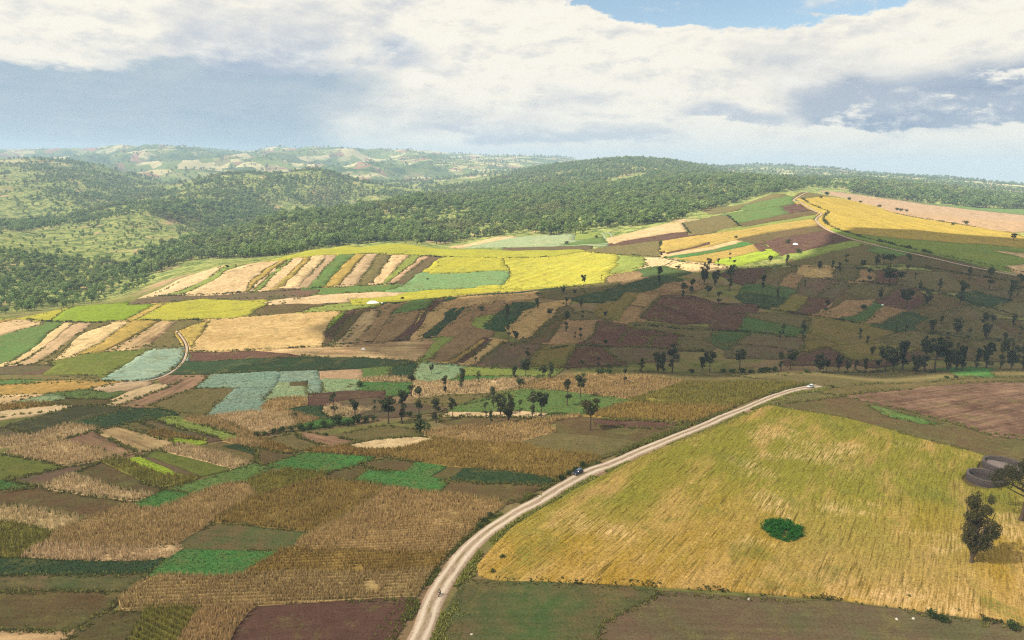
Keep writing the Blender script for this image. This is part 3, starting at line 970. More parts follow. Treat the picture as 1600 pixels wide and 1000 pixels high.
# roads: picture centre lines, width in metres
ROAD_MAIN = [(600, 1100), (624, 1050), (650, 1002), (668, 962), (683, 928), (701, 899), (722, 870), (741, 849), (770, 824), (806, 800), (838, 784), (866, 767), (910, 742), (950, 726),
             (1000, 705), (1050, 685), (1100, 665), (1150, 643), (1200, 623), (1228, 613), (1250, 607.5), (1268, 604.5), (1280, 603)]
ROAD_RIDGE = [(1262, 301), (1250, 306), (1240, 313), (1250, 316), (1262, 323), (1276, 331), (1284, 334), (1276, 341), (1277, 347), (1290, 357), (1310, 366), (1340, 376), (1380, 386), (1430, 397), (1500, 413), (1560, 425), (1620, 436), (1700, 452)]
ROAD_TRACK = [(276, 517), (283, 525), (290, 536), (292, 548), (288, 562), (278, 574), (262, 585), (240, 593), (205, 598), (170, 601)]


def polyline(pts, step=4.0, rmax=1600.0, smooth=True):
    q = np.array(pts, float)
    G = ground(q[:, 0], q[:, 1], rmax)[:, :2]
    if smooth and len(G) > 3:                       # Catmull-Rom
        E = np.concatenate([[2 * G[0] - G[1]], G, [2 * G[-1] - G[-2]]])
        out = []
        for i in range(1, len(E) - 2):
            n = max(2, int(np.hypot(*(E[i + 1] - E[i])) / step))
            t = np.linspace(0, 1, n, endpoint=False)[:, None]
            out.append(0.5 * (2 * E[i] + (E[i + 1] - E[i - 1]) * t + (2 * E[i - 1] - 5 * E[i] + 4 * E[i + 1] - E[i + 2]) * t ** 2
                              + (3 * E[i] - E[i - 1] - 3 * E[i + 1] + E[i + 2]) * t ** 3))
        G = np.concatenate(out + [E[-2:-1]])
    return G


def ribbon(C, half, wob=0.0, seed=0):
    T = np.gradient(C, axis=0)
    T /= np.maximum(np.hypot(T[:, 0], T[:, 1]), 1e-6)[:, None]
    N = np.stack([-T[:, 1], T[:, 0]], 1)
    hl = half * (1 + wob * fbm(C[:, 0], C[:, 1], 18, 3, 0.6, seed))[:, None]
    hr = half * (1 + wob * fbm(C[:, 0] + 50, C[:, 1], 18, 3, 0.6, seed))[:, None]
    return C + N * hl, C - N * hr, N


ROADS = {'main': (polyline(ROAD_MAIN, 3.0), 3.3), 'ridge': (polyline(ROAD_RIDGE, 6.0), 1.9), 'track': (polyline(ROAD_TRACK, 4.0), 0.9)}

# one constrained triangulation for the whole patchwork, so neighbours share their edges
pts, edges = [], []
polys = []
for kind, G in fields:
    W = wiggle(resample(G, lambda a: max(2.4, np.hypot(*a) * 0.012)))
    polys.append(W)
fat = []
for W in polys:                             # plots reach to their neighbours: the same outline a few metres wider, below all others
    rl = np.hypot(W[:, 0], W[:, 1])
    T_ = np.roll(W, -1, 0) - np.roll(W, 1, 0)
    T_ /= np.maximum(np.hypot(T_[:, 0], T_[:, 1]), 1e-6)[:, None]
    sgn = np.sign(np.sum(W[:, 0] * np.roll(W[:, 1], -1) - np.roll(W[:, 0], -1) * W[:, 1]))
    fat.append(W + np.stack([T_[:, 1], -T_[:, 0]], 1) * sgn * (np.where(rl < 330, 1.3, 0.011 * rl))[:, None])
road_poly = []
for k, (C, half) in ROADS.items():
    L, Rr, _ = ribbon(C, half + {'main': 1.3, 'ridge': 1.0, 'track': 0.5}[k], 0.12, 3)
    road_poly.append(np.concatenate([L, Rr[::-1]]))
for W in polys + fat + road_poly:
    i0 = len(pts)
    pts.extend(map(tuple, W))
    n = len(W)
    edges.extend((i0 + i, i0 + (i + 1) % n) for i in range(n))
aa = np.arange(-0.80, 0.80, 0.011)
ll = np.arange(math.log(118), math.log(2350), 0.024)
A, L = np.meshgrid(aa, ll)
A = A + rng.uniform(-0.003, 0.003, A.shape)
Rr_ = np.exp(L + rng.uniform(-0.007, 0.007, L.shape))
pts.extend(zip((np.sin(A) * Rr_).ravel().tolist(), (np.cos(A) * Rr_).ravel().tolist()))
res = delaunay_2d_cdt([Vector(p) for p in pts], edges, [], 0, 0.02, False)
CV = np.array([tuple(v) for v in res[0]])
CF = np.array([f for f in res[2] if len(f) == 3], int)
CC = CV[CF].mean(1)
owner = np.full(len(CF), -1)
for i, W in enumerate(fat):
    cand = np.where(((CC > W.min(0)) & (CC < W.max(0))).all(1))[0]
    owner[cand[inside(W, CC[cand])]] = i
for i, W in enumerate(polys):
    lo, hi = W.min(0), W.max(0)
    cand = np.where(((CC > lo) & (CC < hi)).all(1))[0]
    owner[cand[inside(W, CC[cand])]] = i
for W in road_poly:
    cand = np.where(((CC > W.min(0)) & (CC < W.max(0))).all(1))[0]
    owner[cand[inside(W, CC[cand])]] = -2

# strips between differing plots: keep faces of neighbours apart by raising each field as a slab
NICE = {'slopey': 'maize_field', 'slopeg': 'green_crop_field', 'sloped': 'green_crop_field', 'slopeo': 'fallow_field', 'maize': 'dry_maize_field', 'maizep': 'dry_maize_field', 'maizeb': 'dry_maize_field', 'maizeg': 'maize_field', 'maizeo': 'maize_field', 'wheat': 'wheat_field',
        'plough': 'ploughed_field', 'ploughl': 'ploughed_field', 'ploughw': 'ploughed_field', 'brown': 'fallow_field', 'brownp': 'stubble_field', 'olive': 'fallow_field', 'oliveg': 'grass_field',
        'darkol': 'fallow_field', 'green': 'green_crop_field', 'green2': 'green_crop_field', 'dgreen': 'green_crop_field', 'weedy': 'weedy_field', 'teal': 'cabbage_field', 'tealg': 'green_crop_field',
        'pgreen': 'pale_crop_field', 'pale': 'stubble_field', 'stubp': 'stubble_field', 'stubr': 'stubble_field', 'yellow': 'yellow_crop_field', 'yellowg': 'yellow_crop_field', 'lime': 'green_crop_field',
        'limeb': 'green_crop_field', 'limed': 'green_crop_field', 'orangey': 'golden_crop_field', 'gold': 'golden_crop_field', 'goldg': 'golden_crop_field'}


def jitter(c, k):
    h = rng.uniform(1 - k, 1 + k)
    return tuple(float(np.clip(v * h * rng.uniform(1 - k * 0.4, 1 + k * 0.4), 0.01, 0.8)) for v in c)


def scatter(tri, dens):
    """random points on triangles (n,3,3); dens per square metre for each triangle"""
    area = 0.5 * np.abs((tri[:, 1, 0] - tri[:, 0, 0]) * (tri[:, 2, 1] - tri[:, 0, 1]) - (tri[:, 2, 0] - tri[:, 0, 0]) * (tri[:, 1, 1] - tri[:, 0, 1]))
    lam = area * dens
    cnt = np.floor(lam + rng.random(len(lam))).astype(int)
    k = np.repeat(np.arange(len(tri)), cnt)
    a, b = rng.random(len(k)), rng.random(len(k))
    sw = a + b > 1
    a[sw], b[sw] = 1 - a[sw], 1 - b[sw]
    T = tri[k]
    return T[:, 0] + (T[:, 1] - T[:, 0]) * a[:, None] + (T[:, 2] - T[:, 0]) * b[:, None]


def blades(P, height, width, lean, per, sink=0.35):
    """clumps of triangular leaves standing on points P; height and width may be arrays"""
    n = len(P)
    V = np.zeros((n, per, 3, 3))
    a0 = rng.uniform(0, 2 * np.pi, n)
    for j in range(per):
        a = a0 + j * 2.4 + rng.uniform(-0.4, 0.4, n)
        h = height * rng.uniform(0.65, 1.12, n)
        wd = width * rng.uniform(0.7, 1.25, n)
        dirv = np.stack([np.cos(a), np.sin(a)], 1)
        perp = np.stack([-dirv[:, 1], dirv[:, 0]], 1)
        base = P.copy()
        base[:, :2] += dirv * (wd * 0.25)[:, None]
        base[:, 2] -= sink * height
        V[:, j, 0] = base
        V[:, j, 0, :2] -= perp * (wd * 0.5)[:, None]
        V[:, j, 1] = base
        V[:, j, 1, :2] += perp * (wd * 0.5)[:, None]
        V[:, j, 2] = base
        V[:, j, 2, :2] += dirv * (lean * h * rng.uniform(0.2, 1.0, n))[:, None]
        V[:, j, 2, 2] += h + sink * height
    V = V.reshape(-1, 3)
    return V, np.arange(len(V)).reshape(-1, 3)


def long_axis(W):
    q = W - W.mean(0)
    ev, evec = np.linalg.eigh(q.T @ q)
    return math.atan2(evec[1, 1], evec[0, 1])


n_tri = 0
field_objs = []
for i, (kind, G) in enumerate(fields):
    T = CF[owner == i]
    if len(T) == 0:
        field_objs.append(None)
        continue
    c1, c2, hgt, strength, spacing, plant = KIND[kind]
    # orient upward
    a, b, c = CV[T[:, 0]], CV[T[:, 1]], CV[T[:, 2]]
    flip = ((b - a)[:, 0] * (c - a)[:, 1] - (b - a)[:, 1] * (c - a)[:, 0]) < 0
    T[flip] = T[flip][:, ::-1]
    ids, inv = np.unique(T, return_inverse=True)
    inv = inv.reshape(T.shape)
    P2 = CV[ids]
    z = Hxy(P2[:, 0], P2[:, 1])
    rloc = np.hypot(P2[:, 0], P2[:, 1])
    top = np.column_stack([P2, z + hgt + 0.03])
    # skirt along the rim
    e = np.concatenate([inv[:, [0, 1]], inv[:, [1, 2]], inv[:, [2, 0]]])
    key = np.sort(e, 1)
    _, first, cnt = np.unique(key, axis=0, return_index=True, return_counts=True)
    rim = e[first[cnt == 1]]
    nv = len(top)
    bot = top.copy()
    bot[:, 2] = z - 0.3 - 0.0012 * rloc
    rid = np.unique(rim)
    remap = np.full(nv, -1)
    remap[rid] = nv + np.arange(len(rid))
    V = np.concatenate([top, bot[rid]])
    side = np.concatenate([np.column_stack([rim[:, 1], rim[:, 0], remap[rim[:, 0]]]), np.column_stack([rim[:, 1], remap[rim[:, 0]], remap[rim[:, 1]]])])
    me = new_mesh(NICE[kind], V, np.concatenate([inv, side]), [M_WHEAT if kind == 'wheat' else M_FIELD])
    rm = float(np.median(rloc))
    ang = long_axis(G) + math.pi / 2
    if kind == 'wheat':
        ang = -0.61
    sp = spacing * max(1.0, rm / 420)
    t1, t2 = jitter(lin(c1), 0.09), jitter(lin(c2), 0.09)
    o = link(NICE[kind], me, kind='structure', tone=t1, tone_b=t2, rows=(ang, sp, strength), seed=float(i * 37 % 211), grain=1.5 * min(1.0, 210 / rm))
    field_objs.append(o)
    n_tri += len(inv) + len(side)
    # standing plants on the nearer plots
    if plant and rm < 430:
        tri = top[inv]
        rc = np.hypot(*tri.mean(1)[:, :2].T)
        if plant == 'maize':
            dens = 4.2 * np.clip(190 / rc, 0, 1.2) ** 2
            P = scatter(tri, dens)
            ca_, sa_ = math.cos(ang), math.sin(ang)
            uu = P[:, 0] * ca_ + P[:, 1] * sa_
            sp_ = 1.6 * np.clip(np.hypot(P[:, 0], P[:, 1]) / 200, 1, 2)
            du = (np.round(uu / sp_) * sp_ - uu) * np.clip(0.6 - (np.hypot(P[:, 0], P[:, 1]) - 180) / 250, 0, 0.45)
            P[:, 0] += du * ca_
            P[:, 1] += du * sa_
            thin = fbm(P[:, 0], P[:, 1], 9, 3, 0.6, 83)
            P = P[thin > -1.25 + 0.25 * rng.random(len(P))]
            rr = np.hypot(P[:, 0], P[:, 1])
            s = np.clip(rr / 190, 1, 2.6) * (0.85 + 0.4 * fbm(P[:, 0], P[:, 1], 6, 2, 0.6, 85))
            V, F = blades(P, 1.85 * (0.85 + 0.12 * s), 0.22 * s, 0.25, 3, 0.1)
            nm = 'maize_plants'
        elif plant == 'wheat':
            dens = 2.2 * np.clip(190 / rc, 0, 1.2) ** 2
            P = scatter(tri, dens)
            rr = np.hypot(P[:, 0], P[:, 1])
            V, F = blades(P, 0.30, 0.22 * np.clip(rr / 190, 1, 2.4), 0.5, 2, 0.3)
            nm = 'wheat_ears'
        elif plant == 'leaf':
            dens = 1.6 * np.clip(170 / rc, 0, 1.2) ** 2
            P = scatter(tri, dens)
            rr = np.hypot(P[:, 0], P[:, 1])
            V, F = blades(P, 0.28, 0.5 * np.clip(rr / 170, 1, 2.4), 1.1, 2, 0.2)
            nm = 'leafy_plants'
        else:
            dens = 0.32 * np.clip(170 / rc, 0, 1.2) ** 2
            P = scatter(tri, dens)
            keep = fbm(P[:, 0], P[:, 1], 14, 3, 0.6, 71) > 0.05
            P = P[keep]
            rr = np.hypot(P[:, 0], P[:, 1])
            V, F = blades(P, 0.25, 0.45 * np.clip(rr / 170, 1, 2.4), 1.0, 2, 0.2)
            nm = 'weeds'
        if len(F):
            if plant == 'weed':
                t1, t2 = lin((62, 88, 40)), lin((92, 86, 52))
            link(nm, new_mesh(nm, V, F, [M_EARS if plant == 'wheat' else M_BLADE]), o, kind='stuff', tone=t1, tone_b=t2)
            n_tri += len(F)
print('fields', len(fields), 'triangles', n_tri)

# ------------------------------------------------------------------ roads
for k, (C, half) in ROADS.items():
    NW = 9
    Lft, Rgt, N = ribbon(C, half, 0.17, 9)
    ws = np.linspace(-1, 1, NW)
    grid = np.stack([Lft * (0.5 - 0.5 * s) + Rgt * (0.5 + 0.5 * s) for s in ws], 1)
    z = Hxy(grid[..., 0], grid[..., 1]) + 0.16 + 0.0002 * np.hypot(grid[..., 0], grid[..., 1]) - 0.22 * np.abs(ws)[None] ** 3 - 0.05 * np.exp(-((np.abs(ws) - 0.45) / 0.12) ** 2)[None]
    V = np.concatenate([grid, z[..., None]], -1)
    V[:, 0, 2] -= 0.5
    V[:, -1, 2] -= 0.5
    n = len(C)
    ii = np.arange(n * NW).reshape(n, NW)
    F = np.stack([ii[:-1, :-1], ii[:-1, 1:], ii[1:, 1:], ii[1:, :-1]], -1).reshape(-1, 4)[:, ::-1]
    me = new_mesh('dirt_road', V.reshape(-1, 3), F, [M_ROAD], True)
    at = me.attributes.new('across', 'FLOAT', 'POINT')
    at.data.foreach_set('value', np.tile(ws, n).astype(np.float32))
    link('dirt_track' if k == 'track' else 'dirt_road', me, kind='structure', tone=(1.0, 1.0, 1.0) if k == 'main' else (0.72, 0.68, 0.64))

# ------------------------------------------------------------------ trees, shrubs and hedges
def make_leaf_material(name, ca, cb, trans=0.3, up=0.3, tint=0.0):
    m, t = material(name)
    geo = t.n('ShaderNodeNewGeometry')
    isl = geo.outputs['Random Per Island']
    obr = t.n('ShaderNodeObjectInfo').outputs['Random']
    col = t.mix(t.m('ADD', t.m('MULTIPLY', isl, 0.5), t.m('MULTIPLY', obr, 0.5)), lin(ca), lin(cb))
    loc = t.n('ShaderNodeObjectInfo').outputs['Location']
    area = t.noise(t.vm('MULTIPLY', loc, (1, 1, 0)), 0.006, 4.0, 0.6)
    col = t.mix(t.m('MULTIPLY', t.ss(area, 0.48, 0.66), tint), col, lin((134, 124, 78)))
    lum = t.m('MULTIPLY', t.m('ADD', 0.65, t.m('MULTIPLY', t.m('FRACT', t.m('MULTIPLY', isl, 9.7)), 0.7)), t.m('ADD', 0.75, t.m('MULTIPLY', t.m('FRACT', t.m('MULTIPLY', obr, 5.3)), 0.5)))
    col = t.vm('SCALE', col, scale=lum)
    nrm = t.vm('NORMALIZE', t.vm('ADD', geo.outputs['Normal'], (0, 0, up)))
    d = t.n('ShaderNodeBsdfDiffuse', ins={'Color': col, 'Normal': nrm})
    tr = t.n('ShaderNodeBsdfTranslucent', ins={'Color': col})
    mx = t.n('ShaderNodeMixShader', ins={0: trans, 1: d.outputs[0], 2: tr.outputs[0]})
    t.n('ShaderNodeOutputMaterial', ins={'Surface': mx.outputs[0]})
    return m


def make_bark_material():
    m, t = material('bark')
    tc = t.n('ShaderNodeTexCoord').outputs['Object']
    n = t.noise(t.vm('MULTIPLY', tc, (6, 6, 1.2)), 1.0, 4.0, 0.65)
    d = t.n('ShaderNodeBsdfDiffuse', ins={'Color': t.mix(n, lin((58, 48, 40)), lin((108, 92, 78)))})
    t.n('ShaderNodeOutputMaterial', ins={'Surface': d.outputs[0]})
    return m


M_LEAF = make_leaf_material('eucalyptus_leaves', (48, 56, 37), (90, 92, 60), 0.25)
M_FOREST = make_leaf_material('forest_leaves', (84, 112, 56), (130, 142, 84), 0.3, 0.3, 0.5)
M_SHRUB = make_leaf_material('shrub_leaves', (46, 60, 32), (74, 86, 44), 0.25)
M_LUSH = make_leaf_material('lush_leaves', (40, 92, 34), (66, 124, 46), 0.3)
M_HEDGE = make_leaf_material('hedge_leaves', (44, 52, 30), (76, 82, 42), 0.25)
M_GRASSY = make_leaf_material('verge_grass', (92, 104, 44), (132, 128, 66), 0.3)
M_MARGIN = make_leaf_material('margin_grass', (62, 66, 32), (104, 100, 52), 0.25, 0.6)
M_BIG = make_leaf_material('olive_leaves', (62, 62, 38), (104, 98, 60), 0.35, 0.5)
M_BARK = make_bark_material()


def tube(path, rad, sides=6):
    path, rad = np.asarray(path, float), np.asarray(rad, float)
    n = len(path)
    T = np.gradient(path, axis=0)
    T /= np.linalg.norm(T, axis=1)[:, None]
    ref = np.where(np.abs(T[:, 2:3]) > 0.9, np.array([[1.0, 0, 0]]), np.array([[0, 0, 1.0]]))
    U = np.cross(T, ref)
    U /= np.linalg.norm(U, axis=1)[:, None]
    W = np.cross(T, U)
    a = np.linspace(0, 2 * np.pi, sides, endpoint=False)
    V = path[:, None] + rad[:, None, None] * (U[:, None] * np.cos(a)[None, :, None] + W[:, None] * np.sin(a)[None, :, None])
    i = np.arange(n * sides).reshape(n, sides)
    F = np.stack([i[:-1], np.roll(i[:-1], -1, 1), np.roll(i[1:], -1, 1), i[1:]], -1).reshape(-1, 4)
    return V.reshape(-1, 3), F


def join(parts):
    V, F, k = [], [], 0
    for v, f in parts:
        V.append(v)
        F.append(f + k)
        k += len(v)
    return np.concatenate(V), np.concatenate(F)


def leaf_cards(g, centers, radii, per, size, squash=0.85):
    """quads spread through clump volumes, denser at the skin"""
    Vs = []
    for c, r in zip(centers, radii):
        n = max(6, int(per * (r / np.mean(radii)) ** 2))
        d = g.normal(size=(n, 3))
        d /= np.linalg.norm(d, axis=1)[:, None]
        rad = r * g.uniform(0.35, 1.0, n) ** 0.45 * (1 + 0.22 * np.sin(d[:, 0] * 5 + c[2]) * np.cos(d[:, 1] * 4 + c[0]))
        p = c + d * rad[:, None] * np.array([1, 1, squash])
        nrm = d * 0.8 + g.normal(size=(n, 3)) * 0.75 + np.array([0, 0, 0.3])
        nrm /= np.linalg.norm(nrm, axis=1)[:, None]
        u = np.cross(nrm, g.normal(size=(n, 3)))
        u /= np.linalg.norm(u, axis=1)[:, None]
        v = np.cross(nrm, u)
        s = size * g.uniform(0.6, 1.35, n)[:, None]
        e = g.uniform(0.5, 1.0, n)[:, None]
        Vs.append(np.stack([p - u * s, p + v * s * e * 0.7, p + u * s, p - v * s * e * 0.7], 1))
    V = np.concatenate(Vs).reshape(-1, 3)
    return V, np.arange(len(V)).reshape(-1, 4)


def grow(seed, kind, detail=1.0):
    """a tree of unit height: trunk mesh and crown mesh arrays"""
    g = np.random.default_rng(seed)
    limbs, cen, rad = [], [], []
    lean = g.normal(size=2) * 0.03

    def stem(z):
        return np.array([lean[0] * z * z + 0.012 * math.sin(7 * z + seed), lean[1] * z * z + 0.012 * math.cos(6 * z + seed), z])
    if kind == 'ball':
        base, n, wd = 0.38, 14, 0.22
        for k in range(n):
            z = g.uniform(0.48, 0.92)
            env = math.sqrt(max(0.05, 1 - ((z - 0.72) / 0.27) ** 2))
            a = k * 2.4 + g.uniform(-.4, .4)
            q = stem(z) + np.array([math.cos(a), math.sin(a), 0]) * wd * env * g.uniform(0.35, 1.0)
            cen.append(q); rad.append(g.uniform(0.05, 0.125))
        top, r0, size = 0.86, 0.022, 0.026
    elif kind == 'column':
        base, n = 0.16, 11
        for k in range(n):
            z = 0.2 + 0.74 * (k + g.uniform(0, 0.9)) / n
            if g.random() < 0.15:
                continue
            a = g.uniform(0, 6.28)
            q = stem(z) + np.array([math.cos(a), math.sin(a), 0]) * g.uniform(0.02, 0.11)
            cen.append(q); rad.append(g.uniform(0.06, 0.115) * (1.15 if z > 0.55 else 0.9))
        top, r0, size = 0.93, 0.02, 0.024
    elif kind == 'tuft':        # pruned pole with a knot of leaves at the top and another below
        base, n = 0.3, 8
        z2 = g.uniform(0.35, 0.5)
        for k in range(n):
            z = g.uniform(0.74, 0.95) if k < 5 else z2 + g.uniform(-.06, .06)
            a = g.uniform(0, 6.28)
            q = stem(z) + np.array([math.cos(a), math.sin(a), 0]) * g.uniform(0.02, 0.12)
            cen.append(q); rad.append(g.uniform(0.06, 0.105))
        top, r0, size = 0.9, 0.02, 0.024
    elif kind == 'vase':
        base, n = 0.12, 46 if detail > 1 else 30
        for k in range(n):
            z = g.uniform(0.22, 0.93)
            wd = 0.07 + 0.19 * math.sin(min(1, (z - 0.1) / 0.55) * 1.57) * (1 if z < 0.72 else (1.0 - z) / 0.28 * 0.75 + 0.25)
            a = k * 2.4 + g.uniform(-.5, .5)
            q = stem(z) + np.array([math.cos(a), math.sin(a), 0]) * wd * g.uniform(0.35, 1.0)
            cen.append(q); rad.append(g.uniform(0.045, 0.11))
        top, r0, size = 0.86, 0.024, 0.02
    elif kind == 'spread':
        base, n = 0.32, 26
        for k in range(n):
            a = k * 2.4 + g.uniform(-.5, .5)
            rr = g.uniform(0.08, 0.50)
            z = 0.62 + 0.28 * (1 - (rr / 0.5) ** 2) * g.uniform(0.3, 1) - 0.1 * (rr / .5)
            cen.append(stem(0.7) * np.array([1, 1, 0]) + np.array([math.cos(a) * rr, math.sin(a) * rr, z]))
            rad.append(g.uniform(0.08, 0.14))
        top, r0, size = 0.72, 0.03, 0.022
    elif kind == 'round':
        base, n = 0.14, 9
        for k in range(n):
            z = g.uniform(0.32, 0.86)
            env = math.sqrt(max(0.05, 1 - ((z - 0.55) / 0.42) ** 2))
            a = k * 2.4 + g.uniform(-.4, .4)
            q = stem(z) + np.array([math.cos(a), math.sin(a), 0]) * 0.25 * env * g.uniform(0.3, 1.0)
            cen.append(q); rad.append(g.uniform(0.12, 0.19))
        top, r0, size = 0.8, 0.025, 0.05
    else:                       # bush
        base, n = 0.02, 8
        for k in range(n):
            a = k * 2.4
            rr = g.uniform(0, 0.42)
            cen.append(np.array([math.cos(a) * rr, math.sin(a) * rr, g.uniform(0.22, 0.66)])); rad.append(g.uniform(0.2, 0.3))
        top, r0, size = 0.5, 0.03, 0.07
    cen, rad = np.array(cen), np.array(rad)
    zz = np.linspace(-0.02, top, 8)
    limbs.append(tube(np.array([stem(z) for z in zz]), r0 * (1.15 - 0.95 * zz / max(top, .1)) * np.where(zz < 0.01, 1.35, 1), 7))
    for q in cen:
        z0 = max(base, min(top * 0.95, q[2] - g.uniform(0.08, 0.2)))
        s = stem(z0)
        if np.linalg.norm(q - s) < 0.03:
            continue
        midp = (s + q) / 2 + np.array([0, 0, -0.015])
        limbs.append(tube(np.array([s, midp, q]), np.array([0.4, 0.28, 0.12]) * r0 * (1.1 - 0.6 * z0), 4))
    if kind == 'vase':          # several stems from low on the trunk
        for k in range(5):
            a = k * 1.3 + g.uniform(-.3, .3)
            limbs.append(tube(np.array([stem(0.08), stem(0.35) + np.array([math.cos(a), math.sin(a), 0]) * 0.11, stem(0.75) + np.array([math.cos(a), math.sin(a), 0]) * 0.2]), np.array([0.022, 0.014, 0.005]), 5))
    per = {'ball': 80, 'column': 75, 'tuft': 70, 'vase': 75, 'spread': 75, 'round': 30, 'bush': 30}[kind] * detail
    V, F = leaf_cards(g, cen, rad, per, size / math.sqrt(detail) * (1.15 if detail > 1 else 1.35), 0.85)
    return join(limbs), (V, F)


PROTO = {}
for kind, seeds in {'ball': 3, 'column': 4, 'tuft': 3, 'vase': 2, 'spread': 2, 'round': 5, 'bush': 3}.items():
    PROTO[kind] = []
    for s in range(seeds):
        tr, cr = grow(100 + s * 7 + len(kind), kind)
        PROTO[kind].append((new_mesh('trunk', *tr, [M_BARK], True), new_mesh('crown', *cr, [M_LEAF if kind != 'bush' else M_SHRUB])))


def px_height(G, hp):
    """metres for a picture height hp at ground points G"""
    dvec = G - np.array([0, 0, CAM_Z])
    depth = -(dvec @ CM)[:, 2]
    return hp * depth / FPX / math.cos(R(PITCH))


def place(name, kind, G, height, rot, width=1.0, proto=None):
    e = link(name, None, loc=tuple(G))
    e.rotation_euler = (0, 0, rot)
    e.scale = (height * width, height * width, height)
    tm, cm = proto or PROTO[kind][int(rng.integers(len(PROTO[kind])))]
    if kind != 'bush':
        link('trunk', tm, e)
    link('crown', cm, e)
    return e


ORD = ['first', 'second', 'third', 'fourth', 'fifth', 'sixth', 'seventh', 'eighth', 'ninth', 'tenth', 'eleventh', 'twelfth', 'thirteenth', 'fourteenth', 'fifteenth', 'sixteenth', 'seventeenth',
       'eighteenth', 'nineteenth', 'twentieth'] + ['twenty-' + q for q in ('first', 'second', 'third', 'fourth', 'fifth', 'sixth', 'seventh', 'eighth', 'ninth')] + ['thirtieth'] + ['thirty-' + q for q in ('first', 'second', 'third', 'fourth', 'fifth', 'sixth', 'seventh', 'eighth', 'ninth')]

# single trees: picture position of the foot, picture height, kind
KEY_TREES = [
    (1518, 882, 120, 'vase', 0.74, 'bushy many-stemmed tree rising from the golden wheat near the stone tanks'),
    (1594, 816, 112, 'spread', 0.78, 'dark spreading tree beside the round stone tanks at the wheat edge'),
    (922, 673, 58, 'ball', 1.0, 'lone round-crowned tree with long bare trunk on the brown plot by the road'),
    (846, 652, 44, 'ball', 0.9, 'taller round-topped tree of the close pair above the pale stubble strip'),
    (832, 652, 41, 'column', 1.0, 'bushy column tree leaning on the taller one of the pair above the stubble strip'),
    (886, 635, 42, 'tuft', 1.0, 'thin pole-like tree below the tan maize field, left of the round-topped one'),
    (907, 622, 42, 'ball', 0.85, 'round-topped tree on long trunk at the lower edge of the tan maize'),
    (975, 601, 26, 'tuft', 0.8, 'slight half-bare tree standing inside the tan maize field'),
    (1583, 377, 13, 'ball', 1.2, 'lone tree on the green foot of the golden hill'),
    (912, 449, 21, 'ball', 0.7, 'slim tree with a small head at the shaded edge of the yellow field'),
    (1029, 444, 28, 'column', 0.9, 'tall dark column tree standing before the bright green plot'),
    (792, 501, 28, 'column', 0.9, 'dark slender tree on the dark green wedge of the slope'),
    (884, 519, 34, 'column', 0.9, 'tall ragged tree between the brown strips in mid slope'),
    (1155, 577, 32, 'ball', 1.15, 'round dark tree standing alone before the brown field in the valley'),
    (1140, 409, 15, 'tuft', 0.8, 'small bare-stemmed tree on the lime strip below the ploughed plot'),
]
VALLEY_ROW = [(1002, 582, 21), (1028, 582, 33), (1050, 581, 40), (1036, 583, 22), (1108, 582, 32), (1097, 578, 22), (1220, 578, 25), (1235, 577, 28), (1280, 582, 29), (1291, 582, 20), (1310, 580, 24),
              (1324, 580, 20), (1336, 580, 17), (1352, 580, 19), (1370, 578, 15), (1383, 578, 36), (1395, 577, 33), (1410, 576, 40), (1431, 585, 29), (1444, 580, 44), (1460, 582, 50), (1480, 582, 36),
              (1494, 579, 40), (1503, 580, 36), (1525, 576, 30), (1541, 576, 38), (1562, 577, 42), (1580, 577, 38), (1598, 576, 36)]
CLUMP = [(643, 618, 30), (655, 650, 44), (628, 661, 46), (607, 661, 38), (585, 644, 19), (681, 660, 34), (707, 652, 28), (696, 614, 24), (721, 608, 31), (747, 600, 19), (674, 585, 14), (771, 637, 30), (782, 648, 31),
         (794, 661, 42), (812, 650, 23), (767, 661, 19), (759, 653, 22), (804, 593, 20), (821, 592, 29), (860, 593, 26), (522, 651, 33), (555, 652, 27), (848, 592, 20)]
SLOPE = [(840, 482, 15), (815, 485, 12), (858, 497, 14), (885, 481, 15), (908, 482, 14), (910, 500, 14), (898, 531, 12), (907, 531, 18), (945, 500, 13), (946, 541, 10), (794, 529, 18), (806, 536, 18), (743, 566, 14),
         (880, 459, 12), (898, 462, 9), (940, 438, 8), (823, 574, 23), (935, 575, 16), (1100, 444, 30), (1117, 447, 24), (1140, 453, 34), (1106, 463, 16), (1067, 466, 22), (1080, 458, 20), (1122, 478, 21), (1108, 420, 15),
         (1122, 420, 14), (1146, 420, 12), (1203, 413, 13), (1229, 414, 15), (1191, 453, 21), (1215, 466, 15), (1193, 476, 12), (1290, 491, 19), (1257, 450, 12), (1322, 414, 16), (1280, 421, 13), (1300, 421, 13), (1311, 425, 13),
         (1348, 421, 14), (1370, 416, 18), (1381, 414, 16), (1391, 416, 18), (1417, 428, 27), (1375, 468, 17), (1223, 523, 15), (1253, 533, 30), (1218, 531, 13), (1343, 531, 16), (1354, 539, 13), (1362, 556, 15), (1357, 444, 23),
         (1388, 448, 28), (1407, 441, 16), (1430, 438, 11), (1437, 454, 14), (1415, 483, 30), (1448, 478, 24), (1467, 458, 21), (1500, 476, 32), (1545, 453, 30), (1513, 438, 19), (1578, 466, 26), (1590, 463, 30), (1400, 521, 10),
         (1415, 521, 12), (1455, 519, 20), (1470, 506, 12), (1495, 523, 26), (1512, 534, 19), (1537, 518, 26), (1551, 508, 15), (1583, 511, 18), (1540, 531, 24), (1445, 541, 15), (1570, 534, 14), (1593, 528, 16), (1480, 534, 14)]
SIZE_WORD = [(0, 'small'), (15, 'medium-sized'), (24, 'tall'), (34, 'very tall')]


